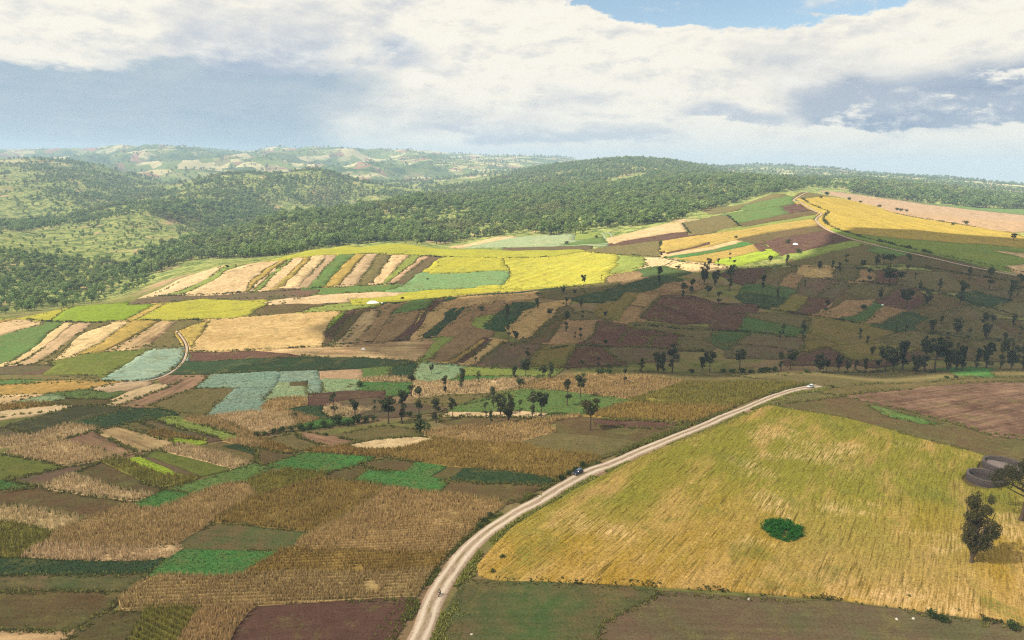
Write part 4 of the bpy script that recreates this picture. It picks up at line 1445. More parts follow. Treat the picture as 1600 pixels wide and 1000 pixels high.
def where_on(G):
    """a word for the plot under a point"""
    for i in range(len(polys) - 1, -1, -1):
        if inside(polys[i], G[None, :2])[0]:
            k = fields[i][0]
            return {'m': 'tan maize plot', 'p': 'ploughed plot', 'b': 'brown fallow plot', 'o': 'olive grassy plot', 'g': 'green plot', 'd': 'dark green plot', 'l': 'lime green plot', 's': 'stubble plot',
                    't': 'blue-green plot', 'w': 'weedy plot', 'y': 'yellow plot'}[k[0] if not k.startswith('pale') and not k.startswith('pgreen') else ('s' if k == 'pale' else 'l')]
    return 'plot boundary'


big_a = grow(901, 'vase', 5.0)
big_b = grow(917, 'spread', 5.0)
big_c = grow(905, 'ball', 2.5)
BIG = [tuple(new_mesh(n, *q, [mm]) for n, q, mm in (('trunk', t, M_BARK), ('crown', c, M_BIG))) for t, c in (big_a, big_b, big_c)]
for i, (x, y, hp, kind, wd, lab) in enumerate(KEY_TREES):
    G = ground(x, y)
    h = float(px_height(G, hp)[0])
    e = place('tree', kind, G[0], h, rng.uniform(0, 6.28), wd, BIG[i] if i < 3 else None)
    e['label'], e['category'] = lab, 'tree'


def stand(rows, group, place_phrase, kinds):
    G = ground([r[0] for r in rows], [r[1] for r in rows])
    hh = px_height(G, np.array([r[2] for r in rows], float))
    todo = []
    for (x, y, hp), q, h in sorted(zip(rows, G, hh), key=lambda v: v[0][0]):
        kind = kinds[int(rng.integers(len(kinds)))]
        word = [wv for lim, wv in SIZE_WORD if hp >= lim][-1]
        shape = {'ball': 'round-crowned', 'column': 'column-shaped', 'tuft': 'tufted pole-like', 'vase': 'spreading many-stemmed', 'spread': 'broad-crowned', 'round': 'round'}[kind]
        todo.append((q, h, kind, word, shape, where_on(q)))
    seen, total = {}, {}
    for q, h, kind, word, shape, on in todo:
        total[(word, shape, on)] = total.get((word, shape, on), 0) + 1
    for q, h, kind, word, shape, on in todo:
        key = (word, shape, on)
        seen[key] = seen.get(key, 0) + 1
        e = place('tree', kind, q, h * 1.14, rng.uniform(0, 6.28), rng.uniform(0.85, 1.25) * (0.75 if kind == 'vase' else 1.0))
        which = '' if total[key] == 1 else ', %s such from left' % ORD[seen[key] - 1]
        e['label'] = '%s %s tree by %s %s%s' % (word, shape, on, place_phrase, which)
        e['category'], e['group'] = 'tree', group


stand(VALLEY_ROW, 'trees in the row along the valley bottom', 'in the valley row', ['ball', 'column', 'vase', 'ball', 'vase', 'column'])
stand(CLUMP, 'trees in the scattered stand amid the small plots', 'in the mid-picture stand', ['column', 'ball', 'tuft', 'vase', 'column'])
stand(SLOPE, 'trees scattered over the shaded slope', 'on the shaded slope', ['column', 'tuft', 'column', 'ball', 'tuft', 'vase'])

SHRUBS = [(563, 604, 10), (461, 651, 8), (510, 681, 6), (657, 674, 19), (936, 586, 12), (951, 585, 10), (812, 602, 13), (1260, 583, 8), (1190, 582, 9), (1200, 582, 10), (1210, 581, 9), (1080, 583, 8), (1130, 583, 8),
          (1145, 583, 8), (1160, 583, 9), (1172, 583, 7), (753, 486, 9), (909, 568, 6), (1350, 483, 8), (400, 681, 8), (413, 680, 8), (427, 677, 9), (441, 674, 9), (455, 673, 10), (470, 672, 11), (485, 669, 9), (505, 667, 11),
          (527, 663, 17), (543, 665, 10), (557, 661, 15), (572, 659, 10), (584, 657, 8), (640, 652, 11), (655, 655, 9), (910, 729, 10), (899, 736, 9), (888, 742, 9), (876, 749, 8), (766, 807, 9), (757, 816, 9), (749, 824, 9), (1455, 965, 16),
          (1473, 972, 14), (1580, 982, 16), (1300, 606, 5), (1478, 592, 6), (1493, 591, 5), (1420, 934, 7), (785, 873, 9), (770, 896, 8), (1327, 307, 5), (1376, 313, 5), (1402, 323, 5), (1409, 325, 5), (1417, 326, 5), (1489, 352, 5), (1509, 351, 7),
          (1231, 380, 7), (1072, 896, 5), (1292, 303, 6), (355, 418, 5), (668, 437, 3), (629, 468, 5), (1283, 310, 4), (1345, 309, 4), (1247, 396, 8), (932, 372, 5), (886, 382, 6), (1150, 372, 4), (1080, 455, 8), (1060, 420, 6), (1030, 423, 7)]
SG = ground([s[0] for s in SHRUBS], [s[1] for s in SHRUBS])
SH = px_height(SG, np.array([s[2] for s in SHRUBS], float))
tot, cnt_ = {}, {}
order = sorted(range(len(SHRUBS)), key=lambda k: SHRUBS[k][0])
words = {k: (('large' if SHRUBS[k][2] >= 13 else 'small' if SHRUBS[k][2] < 8 else 'mid-sized'), where_on(SG[k])) for k in order}
for k in order:
    tot[words[k]] = tot.get(words[k], 0) + 1
for k in order:
    cnt_[words[k]] = cnt_.get(words[k], 0) + 1
    e = place('shrub', 'bush', SG[k] - np.array([0, 0, 0.2]), float(SH[k]) * 1.15, rng.uniform(0, 6.28), rng.uniform(0.95, 1.25))
    which = '' if tot[words[k]] == 1 else ', %s such from left' % ORD[cnt_[words[k]] - 1]
    e['label'] = '%s dark green leafy shrub by a %s%s' % (words[k][0], words[k][1], which)
    e['category'], e['group'] = 'shrub', 'shrubs along the plots and tracks'

# hedges: picture line, height (m), width (m), label
HEDGES = [
    ([(1252, 310), (1268, 320), (1284, 327), (1294, 331), (1287, 340), (1289, 347), (1302, 356), (1340, 369), (1380, 379), (1450, 395.5), (1560, 418), (1620, 430)], 3.2, 4.0, 'dark hedge between the ridge road and the golden field'),
    ([(226, 465), (350, 459.5), (430, 455), (500, 450), (560, 447), (620, 444)], 1.6, 2.2, 'thin dark hedge under the slanting strips of the sunlit ridge'),
    ([(560, 397), (640, 398.5), (735, 402.5), (800, 403), (860, 401)], 1.4, 2.0, 'thin dark hedge along the foot of the yellow crest field'),
    ([(42, 499), (80, 503), (150, 504.5), (195, 502), (260, 501), (325, 499)], 1.6, 2.2, 'dark hedge below the lime and yellow fields of the near ridge'),
    ([(297, 549), (400, 546.5), (500, 541.5), (560, 536), (625, 532), (690, 527)], 1.3, 2.0, 'low dark hedge below the big brown maize field'),
    ([(150, 596), (200, 596.5), (230, 592), (262, 581), (283, 563)], 1.2, 2.0, 'curved low hedge around the blue-green field'),
    ([(655, 566), (725, 573), (800, 577), (900, 576), (980, 573)], 1.8, 2.6, 'long dark hedge along the foot of the shaded slope'),
    ([(330, 585), (400, 581), (500, 578), (615, 571.5), (655, 566)], 1.2, 2.0, 'low hedge under the long dark green strip'),
    ([(915, 394), (975, 398.5), (1035, 403), (1060, 408), (1090, 413), (1130, 415)], 1.8, 2.4, 'dark hedge right of the bright yellow field'),
    ([(1130, 419), (1200, 417), (1280, 418), (1350, 420), (1410, 417), (1460, 420), (1500, 427), (1600, 442)], 2.6, 3.4, 'thick dark hedge along the top of the shaded slope'),
    ([(1125, 475), (1180, 480), (1250, 491), (1330, 504), (1345, 505)], 1.8, 2.4, 'hedge above the large green plot on the slope'),
    ([(1258, 432), (1300, 437), (1400, 446), (1450, 453), (1510, 470), (1590, 493)], 2.0, 2.6, 'long hedge slanting down to the right across the slope'),
    ([(990, 508), (1060, 514), (1120, 517), (1180, 520), (1250, 529)], 1.8, 2.4, 'dark hedge under the green plot in mid slope'),
    ([(1005, 543), (1060, 547), (1100, 549)], 1.6, 2.2, 'short hedge in the hollow left of the round tree'),
    ([(785, 535), (840, 547), (900, 540), (950, 543), (1005, 543)], 1.4, 2.2, 'low hedge across the left part of the slope'),
    ([(742, 902), (785, 906), (900, 910.5), (1040, 916), (1150, 923), (1300, 936), (1400, 948), (1500, 964), (1600, 980), (1680, 995)], 1.1, 2.4, 'grassy hedge bank along the near edge of the wheat'),
    ([(978, 625), (1012, 616), (1040, 607), (1070, 598)], 1.2, 2.0, 'short hedge between the tan and the olive maize'),
    ([(690, 645), (725, 634), (770, 623), (800, 612), (830, 600), (855, 592)], 2.2, 3.0, 'dark hedge climbing between the trees of the stand'),
    ([(1525, 454), (1580, 470.5)], 1.8, 2.4, 'short hedge above the dark green plot at the far right of the slope'),
    ([(395, 683), (440, 677), (500, 670), (560, 662), (590, 657)], 1.2, 2.4, 'dark hedge in front of the tree stand, dotted with shrubs'),
    ([(1390, 332), (1460, 344), (1525, 355.5)], 1.2, 2.2, 'thin hedge along the far edge of the golden field'),
    ([(1280, 583), (1340, 583), (1400, 580), (1470, 583)], 1.6, 3.0, 'low undergrowth hedge under the valley tree row'),
    ([(1440, 521), (1480, 525), (1530, 531), (1600, 533)], 3.0, 4.0, 'dense hedge between trees at the right of the slope'),
    ([(1033, 376), (1031, 388), (1034, 399)], 1.4, 2.0, 'short crooked hedge beside the striped plots'),
    ([(1066, 349), (1073, 358), (1079, 365)], 1.8, 2.4, 'short hedge at the end of the long ploughed strip'),
    ([(1136, 336), (1147, 345), (1157, 354)], 1.6, 2.2, 'short hedge below the green plot near the forest'),
]
for pts_, hh, ww, lab in HEDGES:
    C = polyline(pts_, 3.0)
    seg = np.hypot(*np.diff(C, axis=0).T)
    n = int(seg.sum() / 1.0)
    s = np.concatenate([[0], np.cumsum(seg)])
    u = rng.uniform(0, s[-1], n)
    x, y = np.interp(u, s, C[:, 0]), np.interp(u, s, C[:, 1])
    q = np.stack([x + rng.normal(0, ww * 0.25, n), y + rng.normal(0, ww * 0.25, n)], 1)
    rl = np.hypot(q[:, 0], q[:, 1])
    hv = hh * (0.75 + 0.45 * fbm(q[:, 0], q[:, 1], 9, 2, 0.6, 91))
    P = np.column_stack([q, Hxy(q[:, 0], q[:, 1]) + hv * 0.45])
    V, F = leaf_cards(rng, P, np.maximum(hv, 0.5) * 0.62, 8, 0.30 * math.sqrt(max(1.0, float(np.median(rl)) / 250)), 0.8)
    e = link('hedge', None, loc=(float(C[0, 0]), float(C[0, 1]), float(Hxy(C[0:1, 0], C[0:1, 1])[0])))
    e['label'], e['category'], e['group'] = lab, 'hedge', 'hedges between the plots'
    f = link('foliage', new_mesh('foliage', V - np.array(e.location)[None], F, [M_HEDGE]), e)

# rough grass on the road verges
for side, nm in ((1, 'verge'), (-1, 'verge')):
    C = ROADS['main'][0]
    L_, R_, N_ = ribbon(C, 1.0)
    n = 5200
    k = rng.integers(0, len(C) - 1, n)
    off = side * (3.1 + rng.gamma(2.0, 0.9, n))
    q = C[k] + (C[k + 1] - C[k]) * rng.random(n)[:, None] + N_[k] * off[:, None]
    keep = (fbm(q[:, 0], q[:, 1], 8, 2, 0.6, 17 + side) > -0.25)
    q = q[keep]
    P = np.column_stack([q, Hxy(q[:, 0], q[:, 1]) - 0.1])
    V, F = blades(P, 0.55 + 0.35 * rng.random(len(P)), 0.7, 0.8, 3, 0.1)
    link('verge_grass', new_mesh('verge_grass', V, F, [M_GRASSY]), kind='stuff', label='rough grass on the %s verge of the dirt road' % ('left' if side > 0 else 'right'), category='grass')

# rough grass on the margins between the plots
mp = []
for W in polys:
    if np.median(np.hypot(W[:, 0], W[:, 1])) > 760:
        continue
    nxt = np.roll(W, -1, 0)
    ln = np.hypot(*(nxt - W).T)
    k = np.repeat(np.arange(len(W)), np.maximum(1, (ln / np.clip(np.hypot(W[:, 0], W[:, 1]) / 190, 1.0, 3.2)).astype(int)))
    k = np.concatenate([k, k]) if np.median(np.hypot(W[:, 0], W[:, 1])) < 330 else k
    mp.append(W[k] + (nxt[k] - W[k]) * rng.random(len(k))[:, None] + rng.normal(0, 0.55, (len(k), 2)))
mp = np.concatenate(mp)
mp = mp[fbm(mp[:, 0], mp[:, 1], 30, 2, 0.6, 55) > -0.3]
far_ = np.hypot(mp[:, 0], mp[:, 1]) / 190
V, F = blades(np.column_stack([mp, Hxy(mp[:, 0], mp[:, 1])]), 0.7 * np.clip(far_, 0.9, 1.6), 0.8 * np.clip(far_, 0.8, 3), 0.7, 3, 0.1)
link('margin_grass', new_mesh('margin_grass', V, F, [M_MARGIN]), kind='stuff', label='rough dark grass growing along the plot boundaries', category='grass')

# ------------------------------------------------------------------ forest
# picture outlines of the wooded ground: outline, density, ground distance range, tree size
WOODS = [
    ([(40, 258), (110, 258), (170, 272), (262, 298), (250, 314), (150, 288), (60, 272)], 1.0, (1900, 3500), 0.8),
    ([(200, 322), (260, 305), (330, 288), (345, 294), (290, 312), (215, 334), (120, 352), (110, 345)], 0.8, (1300, 2600), 0.6),
    ([(185, 432), (240, 428), (300, 406), (400, 402), (440, 399), (530, 383), (600, 379), (690, 383), (760, 370), (830, 364), (890, 374), (930, 358), (1000, 352), (1060, 344), (1110, 327), (1200, 302), (1275, 292), (1275, 272),
      (1100, 250), (950, 240), (850, 258), (760, 286), (640, 302), (560, 326), (450, 338), (330, 368), (220, 398)], 1.0, (850, 4200), 1.0),
    ([(340, 370), (230, 335), (240, 310), (350, 272), (500, 264), (600, 290), (640, 305), (560, 330), (450, 345)], 0.75, (1300, 3000), 0.95),
    ([(0, 375), (100, 350), (240, 310), (350, 345), (330, 372), (220, 402), (150, 410), (0, 395)], 0.14, (950, 2100), 0.5),
    ([(-60, 245), (60, 243), (150, 255), (240, 292), (250, 312), (100, 350), (-60, 380)], 0.72, (1400, 3600), 0.75),
    ([(-60, 385), (0, 388), (150, 405), (230, 425), (245, 440), (190, 462), (120, 478), (40, 488), (-60, 500)], 1.0, (560, 1150), 0.66),
    ([(1325, 302), (1420, 315), (1520, 329), (1680, 346), (1680, 318), (1500, 300), (1400, 292), (1330, 290)], 1.0, (1150, 2900), 1.5),
    ([(1270, 294), (1330, 297), (1420, 310), (1640, 330), (1640, 280), (1400, 262), (1200, 250), (1100, 245), (1100, 262), (1275, 275)], 0.30, (1600, 6000), 0.9),
    ([(60, 245), (200, 228), (500, 228), (900, 238), (900, 262), (700, 300), (600, 300), (350, 275), (240, 300), (150, 262)], 0.13, (2600, 7500), 1.1),
]
CLEAR = [([(560, 338), (640, 328), (740, 326), (730, 342), (690, 352), (600, 352)], 0.30), ([(690, 372), (760, 352), (800, 352), (760, 368)], 0.1), ([(935, 285), (1000, 270), (1010, 276), (950, 290)], 0.05),
         ([(260, 372), (340, 362), (345, 372), (270, 380)], 0.3), ([(180, 415), (200, 405), (260, 412), (240, 428)], 0.3)]
cand = []
for r0, r1, per in ((560, 1150, 0.017), (1150, 2000, 0.015), (2000, 3600, 0.0070), (3600, 7500, 0.0016)):
    n = int(0.5 * (r1 ** 2 - r0 ** 2) * 1.5 * per)
    a, r = rng.uniform(-0.75, 0.75, n), np.sqrt(rng.uniform(r0 ** 2, r1 ** 2, n))
    cand.append(np.stack([np.sin(a) * r, np.cos(a) * r], 1))
cand = np.concatenate(cand)
T3 = np.column_stack([cand, Hxy(cand[:, 0], cand[:, 1])])
tr_ = np.hypot(cand[:, 0], cand[:, 1])
tx, ty = project(T3)
PX = np.stack([tx, ty], 1)
prob, size = np.zeros(len(cand)), np.ones(len(cand))
for outl, den, (ra, rb), sz in WOODS:
    m = inside(np.array(outl, float), PX) & (tr_ > ra) & (tr_ < rb) & (prob == 0)
    prob[m], size[m] = den, sz
for outl, den in CLEAR:
    m = inside(np.array(outl, float), PX)
    prob[m] *= den
clumpy = np.clip(0.55 + 0.9 * fbm(cand[:, 0], cand[:, 1], 130, 3, 0.6, 61), 0, 1)
prob = np.where(prob < 0.9, prob * clumpy * 1.7, prob * np.clip(clumpy * 1.7, 0.45, 1))
infield = np.zeros(len(cand), bool)
nearm = np.where((tr_ < 2300) & (prob > 0))[0]
for W in polys + road_poly:
    c_ = nearm[((cand[nearm] > W.min(0) - 3) & (cand[nearm] < W.max(0) + 3)).all(1)]
    if len(c_):
        infield[c_[inside(W, cand[c_])]] = True
infield[(tx > 1300) & (ty < 312)] = False
keep = (rng.random(len(cand)) < prob) & ~infield
T3, tr_, size = T3[keep], tr_[keep], size[keep]
hgt = size * rng.uniform(8.0, 15.0, len(T3)) * rng.choice([0.65, 0.85, 1.0, 1.0, 1.15, 1.4], len(T3)) * (1 + 0.25 * sstep(tr_, 2000, 5000))
vis = visible(T3, 8.0)
T3, tr_, hgt = T3[vis], tr_[vis], hgt[vis]
print('forest trees', len(T3))
FOREST = []
for s in range(6):
    trk, crn = grow(500 + s, ('round', 'round', 'round', 'round', 'round', 'round')[s], (1.0, 1.0, 1.0, 1.2, 1.0, 0.8)[s])
    Vf = np.concatenate([trk[0], crn[0]])
    me = new_mesh('forest_tree', Vf, np.concatenate([trk[1], crn[1] + len(trk[0])]), [M_FOREST, M_BARK])
    mi = np.zeros(len(trk[1]) + len(crn[1]), np.int32)
    mi[:len(trk[1])] = 1
    me.polygons.foreach_set('material_index', mi)
    FOREST.append(me)
app = hgt / tr_
order = np.argsort(-app)
# the nearest trees are single objects, the rest of the wood is one mass
NEAR = order[:300]
tx, ty = project(T3)


def wood_side(x):
    return ('among the scrub of the valley side on the left' if x < 260 else 'at the forest edge behind the sunlit ridge' if x < 720 else 'at the forest edge above the pale green field' if x < 1010 else 'at the forest edge beside the striped plots')


groups = {}
for k in NEAR:
    groups.setdefault(wood_side(tx[k]), []).append(k)
for phrase, ks in groups.items():
    for k in ks:
        o = link('forest_tree', FOREST[int(rng.integers(6))], loc=tuple(T3[k]))
        o.rotation_euler = (0, 0, rng.uniform(0, 6.28))
        sx = float(hgt[k]) * rng.uniform(0.9, 1.3)
        o.scale = (sx, sx, float(hgt[k]))
        o['label'], o['category'], o['group'] = 'sunlit green broadleaf tree ' + phrase, 'tree', 'trees ' + phrase
rest = order[300:]
src = bpy.data.collections.new('forest_tree_shapes')
for s, me in enumerate(FOREST):
    src.objects.link(bpy.data.objects.new('forest_tree_shape', me))
me = bpy.data.meshes.new('forest')
me.vertices.add(len(rest))
me.vertices.foreach_set('co', T3[rest].astype(np.float32).ravel())
a_ = me.attributes.new('tall', 'FLOAT', 'POINT')
a_.data.foreach_set('value', hgt[rest].astype(np.float32))
a_ = me.attributes.new('turn', 'FLOAT', 'POINT')
a_.data.foreach_set('value', rng.uniform(0, 6.28, len(rest)).astype(np.float32))
a_ = me.attributes.new('pick', 'INT', 'POINT')
a_.data.foreach_set('value', rng.integers(0, 6, len(rest)).astype(np.int32))
forest = link('forest', me, kind='stuff', label='wooded hillside of green trees beyond the fields', category='forest')
ng = bpy.data.node_groups.new('forest', 'GeometryNodeTree')
ng.interface.new_socket('Geometry', in_out='INPUT', socket_type='NodeSocketGeometry')
ng.interface.new_socket('Geometry', in_out='OUTPUT', socket_type='NodeSocketGeometry')
gi, go = ng.nodes.new('NodeGroupInput'), ng.nodes.new('NodeGroupOutput')
ci = ng.nodes.new('GeometryNodeCollectionInfo')
ci.inputs['Collection'].default_value = src
ci.inputs['Separate Children'].default_value = True
ci.inputs['Reset Children'].default_value = True
iop = ng.nodes.new('GeometryNodeInstanceOnPoints')
iop.inputs['Pick Instance'].default_value = True


def named(nm, ty):
    q = ng.nodes.new('GeometryNodeInputNamedAttribute')
    q.data_type = ty
    q.inputs['Name'].default_value = nm
    return q.outputs['Attribute']


rotn = ng.nodes.new('ShaderNodeCombineXYZ')
ng.links.new(named('turn', 'FLOAT'), rotn.inputs[2])
ng.links.new(gi.outputs[0], iop.inputs['Points'])
ng.links.new(ci.outputs[0], iop.inputs['Instance'])
ng.links.new(named('pick', 'INT'), iop.inputs['Instance Index'])
ng.links.new(rotn.outputs[0], iop.inputs['Rotation'])
scl = ng.nodes.new('ShaderNodeCombineXYZ')
wid = ng.nodes.new('ShaderNodeMath')
wid.operation = 'MULTIPLY'
wid.inputs[1].default_value = 1.12
tall = named('tall', 'FLOAT')
ng.links.new(tall, wid.inputs[0])
ng.links.new(wid.outputs[0], scl.inputs[0])
ng.links.new(wid.outputs[0], scl.inputs[1])
ng.links.new(tall, scl.inputs[2])
ng.links.new(scl.outputs[0], iop.inputs['Scale'])
ng.links.new(iop.outputs[0], go.inputs[0])
mod = forest.modifiers.new('forest', 'NODES')
mod.node_group = ng

# ------------------------------------------------------------------ clouds overhead that shade the valley and the foreground
def make_cloud_material(name, through):
    m, t = material(name)
    pos = t.n('ShaderNodeNewGeometry').outputs['Position']
    n = t.noise(pos, 0.011, 5.0, 0.6)
    tr = t.m('MULTIPLY', through, t.m('ADD', 0.72, t.m('MULTIPLY', n, 0.56)), clamp=True)
    d = t.n('ShaderNodeBsdfDiffuse', ins={'Color': (0.85, 0.85, 0.85, 1)})
    tl = t.n('ShaderNodeBsdfTranslucent', ins={'Color': (0.85, 0.85, 0.85, 1)})
    a = t.n('ShaderNodeMixShader', ins={0: 0.6, 1: d.outputs[0], 2: tl.outputs[0]})
    tp = t.n('ShaderNodeBsdfTransparent')
    mx = t.n('ShaderNodeMixShader', ins={0: tr, 1: a.outputs[0], 2: tp.outputs[0]})
    t.n('ShaderNodeOutputMaterial', ins={'Surface': mx.outputs[0]})
    return m


def cloud(outline, alt, thick, through, lab):
    q = np.array(outline, float)
    G = ground(q[:, 0], q[:, 1])
    k = (alt - G[:, 2]) / TO_SUN.z
    P = G[:, :2] + np.array([TO_SUN.x, TO_SUN.y]) * k[:, None]
    P = resample(P, lambda a: 14.0)
    P = P + np.stack([fbm(P[:, 0], P[:, 1], 120, 3, 0.6, 5), fbm(P[:, 0], P[:, 1], 120, 3, 0.6, 8)], 1) * 9
    n = len(P)
    lo, hi = P.min(0), P.max(0)
    gx, gy = np.meshgrid(np.arange(lo[0], hi[0], 28), np.arange(lo[1], hi[1], 28))
    I = np.stack([gx.ravel(), gy.ravel()], 1)
    I = I[inside(P, I)]
    dist = np.min(np.hypot(I[:, None, 0] - P[None, ::2, 0], I[:, None, 1] - P[None, ::2, 1]), 1)
    I, dist = I[dist > 8], dist[dist > 8]
    r_ = delaunay_2d_cdt([Vector(p) for p in np.concatenate([P, I])], [(i, (i + 1) % n) for i in range(n)], [], 0, 0.01, False)
    V2 = np.array([tuple(v) for v in r_[0]])
    F2 = np.array([f for f in r_[2] if len(f) == 3], int)
    F2 = F2[inside(P, V2[F2].mean(1))]
    dd = np.min(np.hypot(V2[:, None, 0] - P[None, :, 0], V2[:, None, 1] - P[None, :, 1]), 1)
    lump = np.sqrt(np.clip(dd / 120, 0, 1))
    up = thick * lump * (0.7 + 0.5 * fbm(V2[:, 0], V2[:, 1], 150, 4, 0.6, 23))
    dn = -0.18 * thick * lump * (0.7 + 0.5 * fbm(V2[:, 0], V2[:, 1], 110, 3, 0.6, 29))
    m = len(V2)
    V = np.concatenate([np.column_stack([V2, alt + up]), np.column_stack([V2, alt + dn - 0.5])])
    me = new_mesh('cloud', V, np.concatenate([F2, F2[:, ::-1] + m]), [make_cloud_material('cloud_vapour', through)], True)
    link('cloud', me, kind='stuff', label=lab, category='cloud')


cloud([(520, 497), (560, 484), (620, 475), (700, 465), (780, 458), (860, 451), (940, 445), (1000, 438), (1060, 428), (1130, 419), (1215, 412), (1262, 398), (1296, 366), (1330, 356), (1400, 359), (1500, 366), (1700, 384),
       (1900, 410), (1900, 590), (1600, 580), (1300, 584), (1000, 585), (800, 577), (650, 562), (560, 548), (500, 532), (470, 515)], 900, 90, 0.27, 'grey cloud overhead shading the valley slope')
cloud([(-300, 640), (0, 628), (180, 605), (330, 580), (480, 545), (650, 566), (800, 581), (1000, 589), (1300, 588), (1600, 585), (1950, 597), (1950, 1000), (1700, 1500), (0, 1500), (-600, 1000)], 800, 70, 0.72, 'thin cloud overhead veiling the foreground fields')

# ------------------------------------------------------------------ air
m_h, t_h = material('haze_air')
pv = t_h.n('ShaderNodeVolumePrincipled')
pv.inputs['Color'].default_value = (0.58, 0.80, 1.0, 1)
pv.inputs['Density'].default_value = 1.25e-4
pv.inputs['Anisotropy'].default_value = 0.0
t_h.t.nodes.new('ShaderNodeOutputMaterial')
t_h.t.links.new(pv.outputs[0], t_h.t.nodes['Material Output'].inputs['Volume'])
zlo, zhi = float(HG.min()) - 5, max(float(HG.max()) + 40, CAM_Z + 30)
bx = np.array([(x, y, z) for x in (-10000, 10000) for y in (-400, 10000) for z in (zlo, zhi)], float)
bf = np.array([(0, 1, 3, 2), (4, 6, 7, 5), (0, 4, 5, 1), (2, 3, 7, 6), (0, 2, 6, 4), (1, 5, 7, 3)])
link('haze', new_mesh('haze', bx, bf, [m_h]), kind='stuff', label='pale blue haze lying over the distant hills', category='haze')

# ------------------------------------------------------------------ small things: tanks, vehicles, heaps, huts
def plain(name, c, rough=0.6, metal=0.0, scale=3.0, vary=0.25, coat=0.0):
    m, t = material(name)
    tc = t.n('ShaderNodeTexCoord').outputs['Object']
    n = t.noise(tc, scale, 4.0, 0.6)
    col = t.vm('SCALE', lin(c), scale=t.m('ADD', 1 - vary, t.m('MULTIPLY', n, 2 * vary)))
    b = t.n('ShaderNodeBsdfPrincipled', ins={'Base Color': col, 'Roughness': rough, 'Metallic': metal, 'Coat Weight': coat})
    t.n('ShaderNodeOutputMaterial', ins={'Surface': b.outputs[0]})
    return m


M_STONE = plain('tank_stone', (64, 54, 50), 0.9, 0, 1.6, 0.45)
M_COPING = plain('tank_coping', (88, 77, 70), 0.9, 0, 1.2, 0.35)
M_MUD = plain('tank_mud', (52, 42, 36), 0.95, 0, 0.8, 0.4)
M_RUBBLE = plain('rubble', (116, 102, 96), 0.95, 0, 1.0, 0.4)
M_TARP = plain('white_tarpaulin', (226, 226, 222), 0.5, 0, 2.0, 0.08)
M_PALE = plain('pale_stone', (190, 182, 170), 0.9, 0, 4.0, 0.15)
M_DARKCAR = plain('dark_blue_paint', (34, 40, 52), 0.3, 0.2, 2.0, 0.08, 0.6)
M_WHITECAR = plain('white_paint', (222, 220, 214), 0.35, 0, 2.0, 0.05, 0.5)
M_GLASS = plain('window_glass', (28, 34, 40), 0.08, 0, 2.0, 0.05)
M_TYRE = plain('tyre_rubber', (24, 23, 22), 0.9)
M_RIM = plain('wheel_rim', (150, 150, 150), 0.4, 0.8)
M_LAMP = plain('lamp_glass', (214, 214, 204), 0.2)
M_TAIL = plain('tail_lamp', (120, 20, 18), 0.3)
M_WALL = plain('mud_plaster', (196, 178, 150), 0.9, 0, 2.0, 0.15)
M_TIN = plain('tin_roof', (190, 190, 186), 0.45, 0.4, 3.0, 0.12)
M_DOOR = plain('wood_door', (82, 60, 42), 0.8)
M_CLOTH = plain('dark_jacket', (40, 40, 46), 0.9)
M_SKIN = plain('skin', (92, 66, 50), 0.7)
M_SHIRT = plain('pale_cloth', (214, 210, 200), 0.9)


def box(cx, cy, cz, sx, sy, sz, taper=(1, 1), shift=0.0):
    V = np.array([(x, y, z) for z in (-.5, .5) for y in (-.5, .5) for x in (-.5, .5)], float)
    k = np.where(V[:, 2] > 0, 1, 0)
    V[:, 0] *= np.where(k, taper[0], 1)
    V[:, 1] *= np.where(k, taper[1], 1)
    V = V * [sx, sy, sz] + [cx, cy, cz]
    V[:, 0] += k * shift
    F = np.array([(0, 2, 3, 1), (4, 5, 7, 6), (0, 1, 5, 4), (2, 6, 7, 3), (0, 4, 6, 2), (1, 3, 7, 5)])
    return V, F


def bevelled(o, wdt=0.05, seg=2):
    b = o.modifiers.new('edge', 'BEVEL')
    b.width, b.segments, b.limit_method = wdt, seg, 'ANGLE'
    return o


def ring(cx, cy, cz, prof, n=24, axis='z'):
    """lathe of (radius, height) profile"""
    a = np.linspace(0, 2 * np.pi, n, endpoint=False)
    pr = np.array(prof, float)
    V = np.stack([pr[:, None, 0] * np.cos(a), pr[:, None, 0] * np.sin(a), np.repeat(pr[:, 1:2], n, 1)], -1)
    if axis == 'y':
        V = V[..., [0, 2, 1]]
    m = len(pr)
    i = np.arange(m * n).reshape(m, n)
    F = np.stack([i[:-1], np.roll(i[:-1], -1, 1), np.roll(i[1:], -1, 1), i[1:]], -1).reshape(-1, 4)
    return V.reshape(-1, 3) + [cx, cy, cz], F


def thing(name, label, cat, loc, rotz=0.0, group=None):
    e = link(name, None, loc=tuple(float(v) for v in loc), label=label, category=cat)
    e.rotation_euler = (0, 0, rotz)
    if group:
        e['group'] = group
    return e


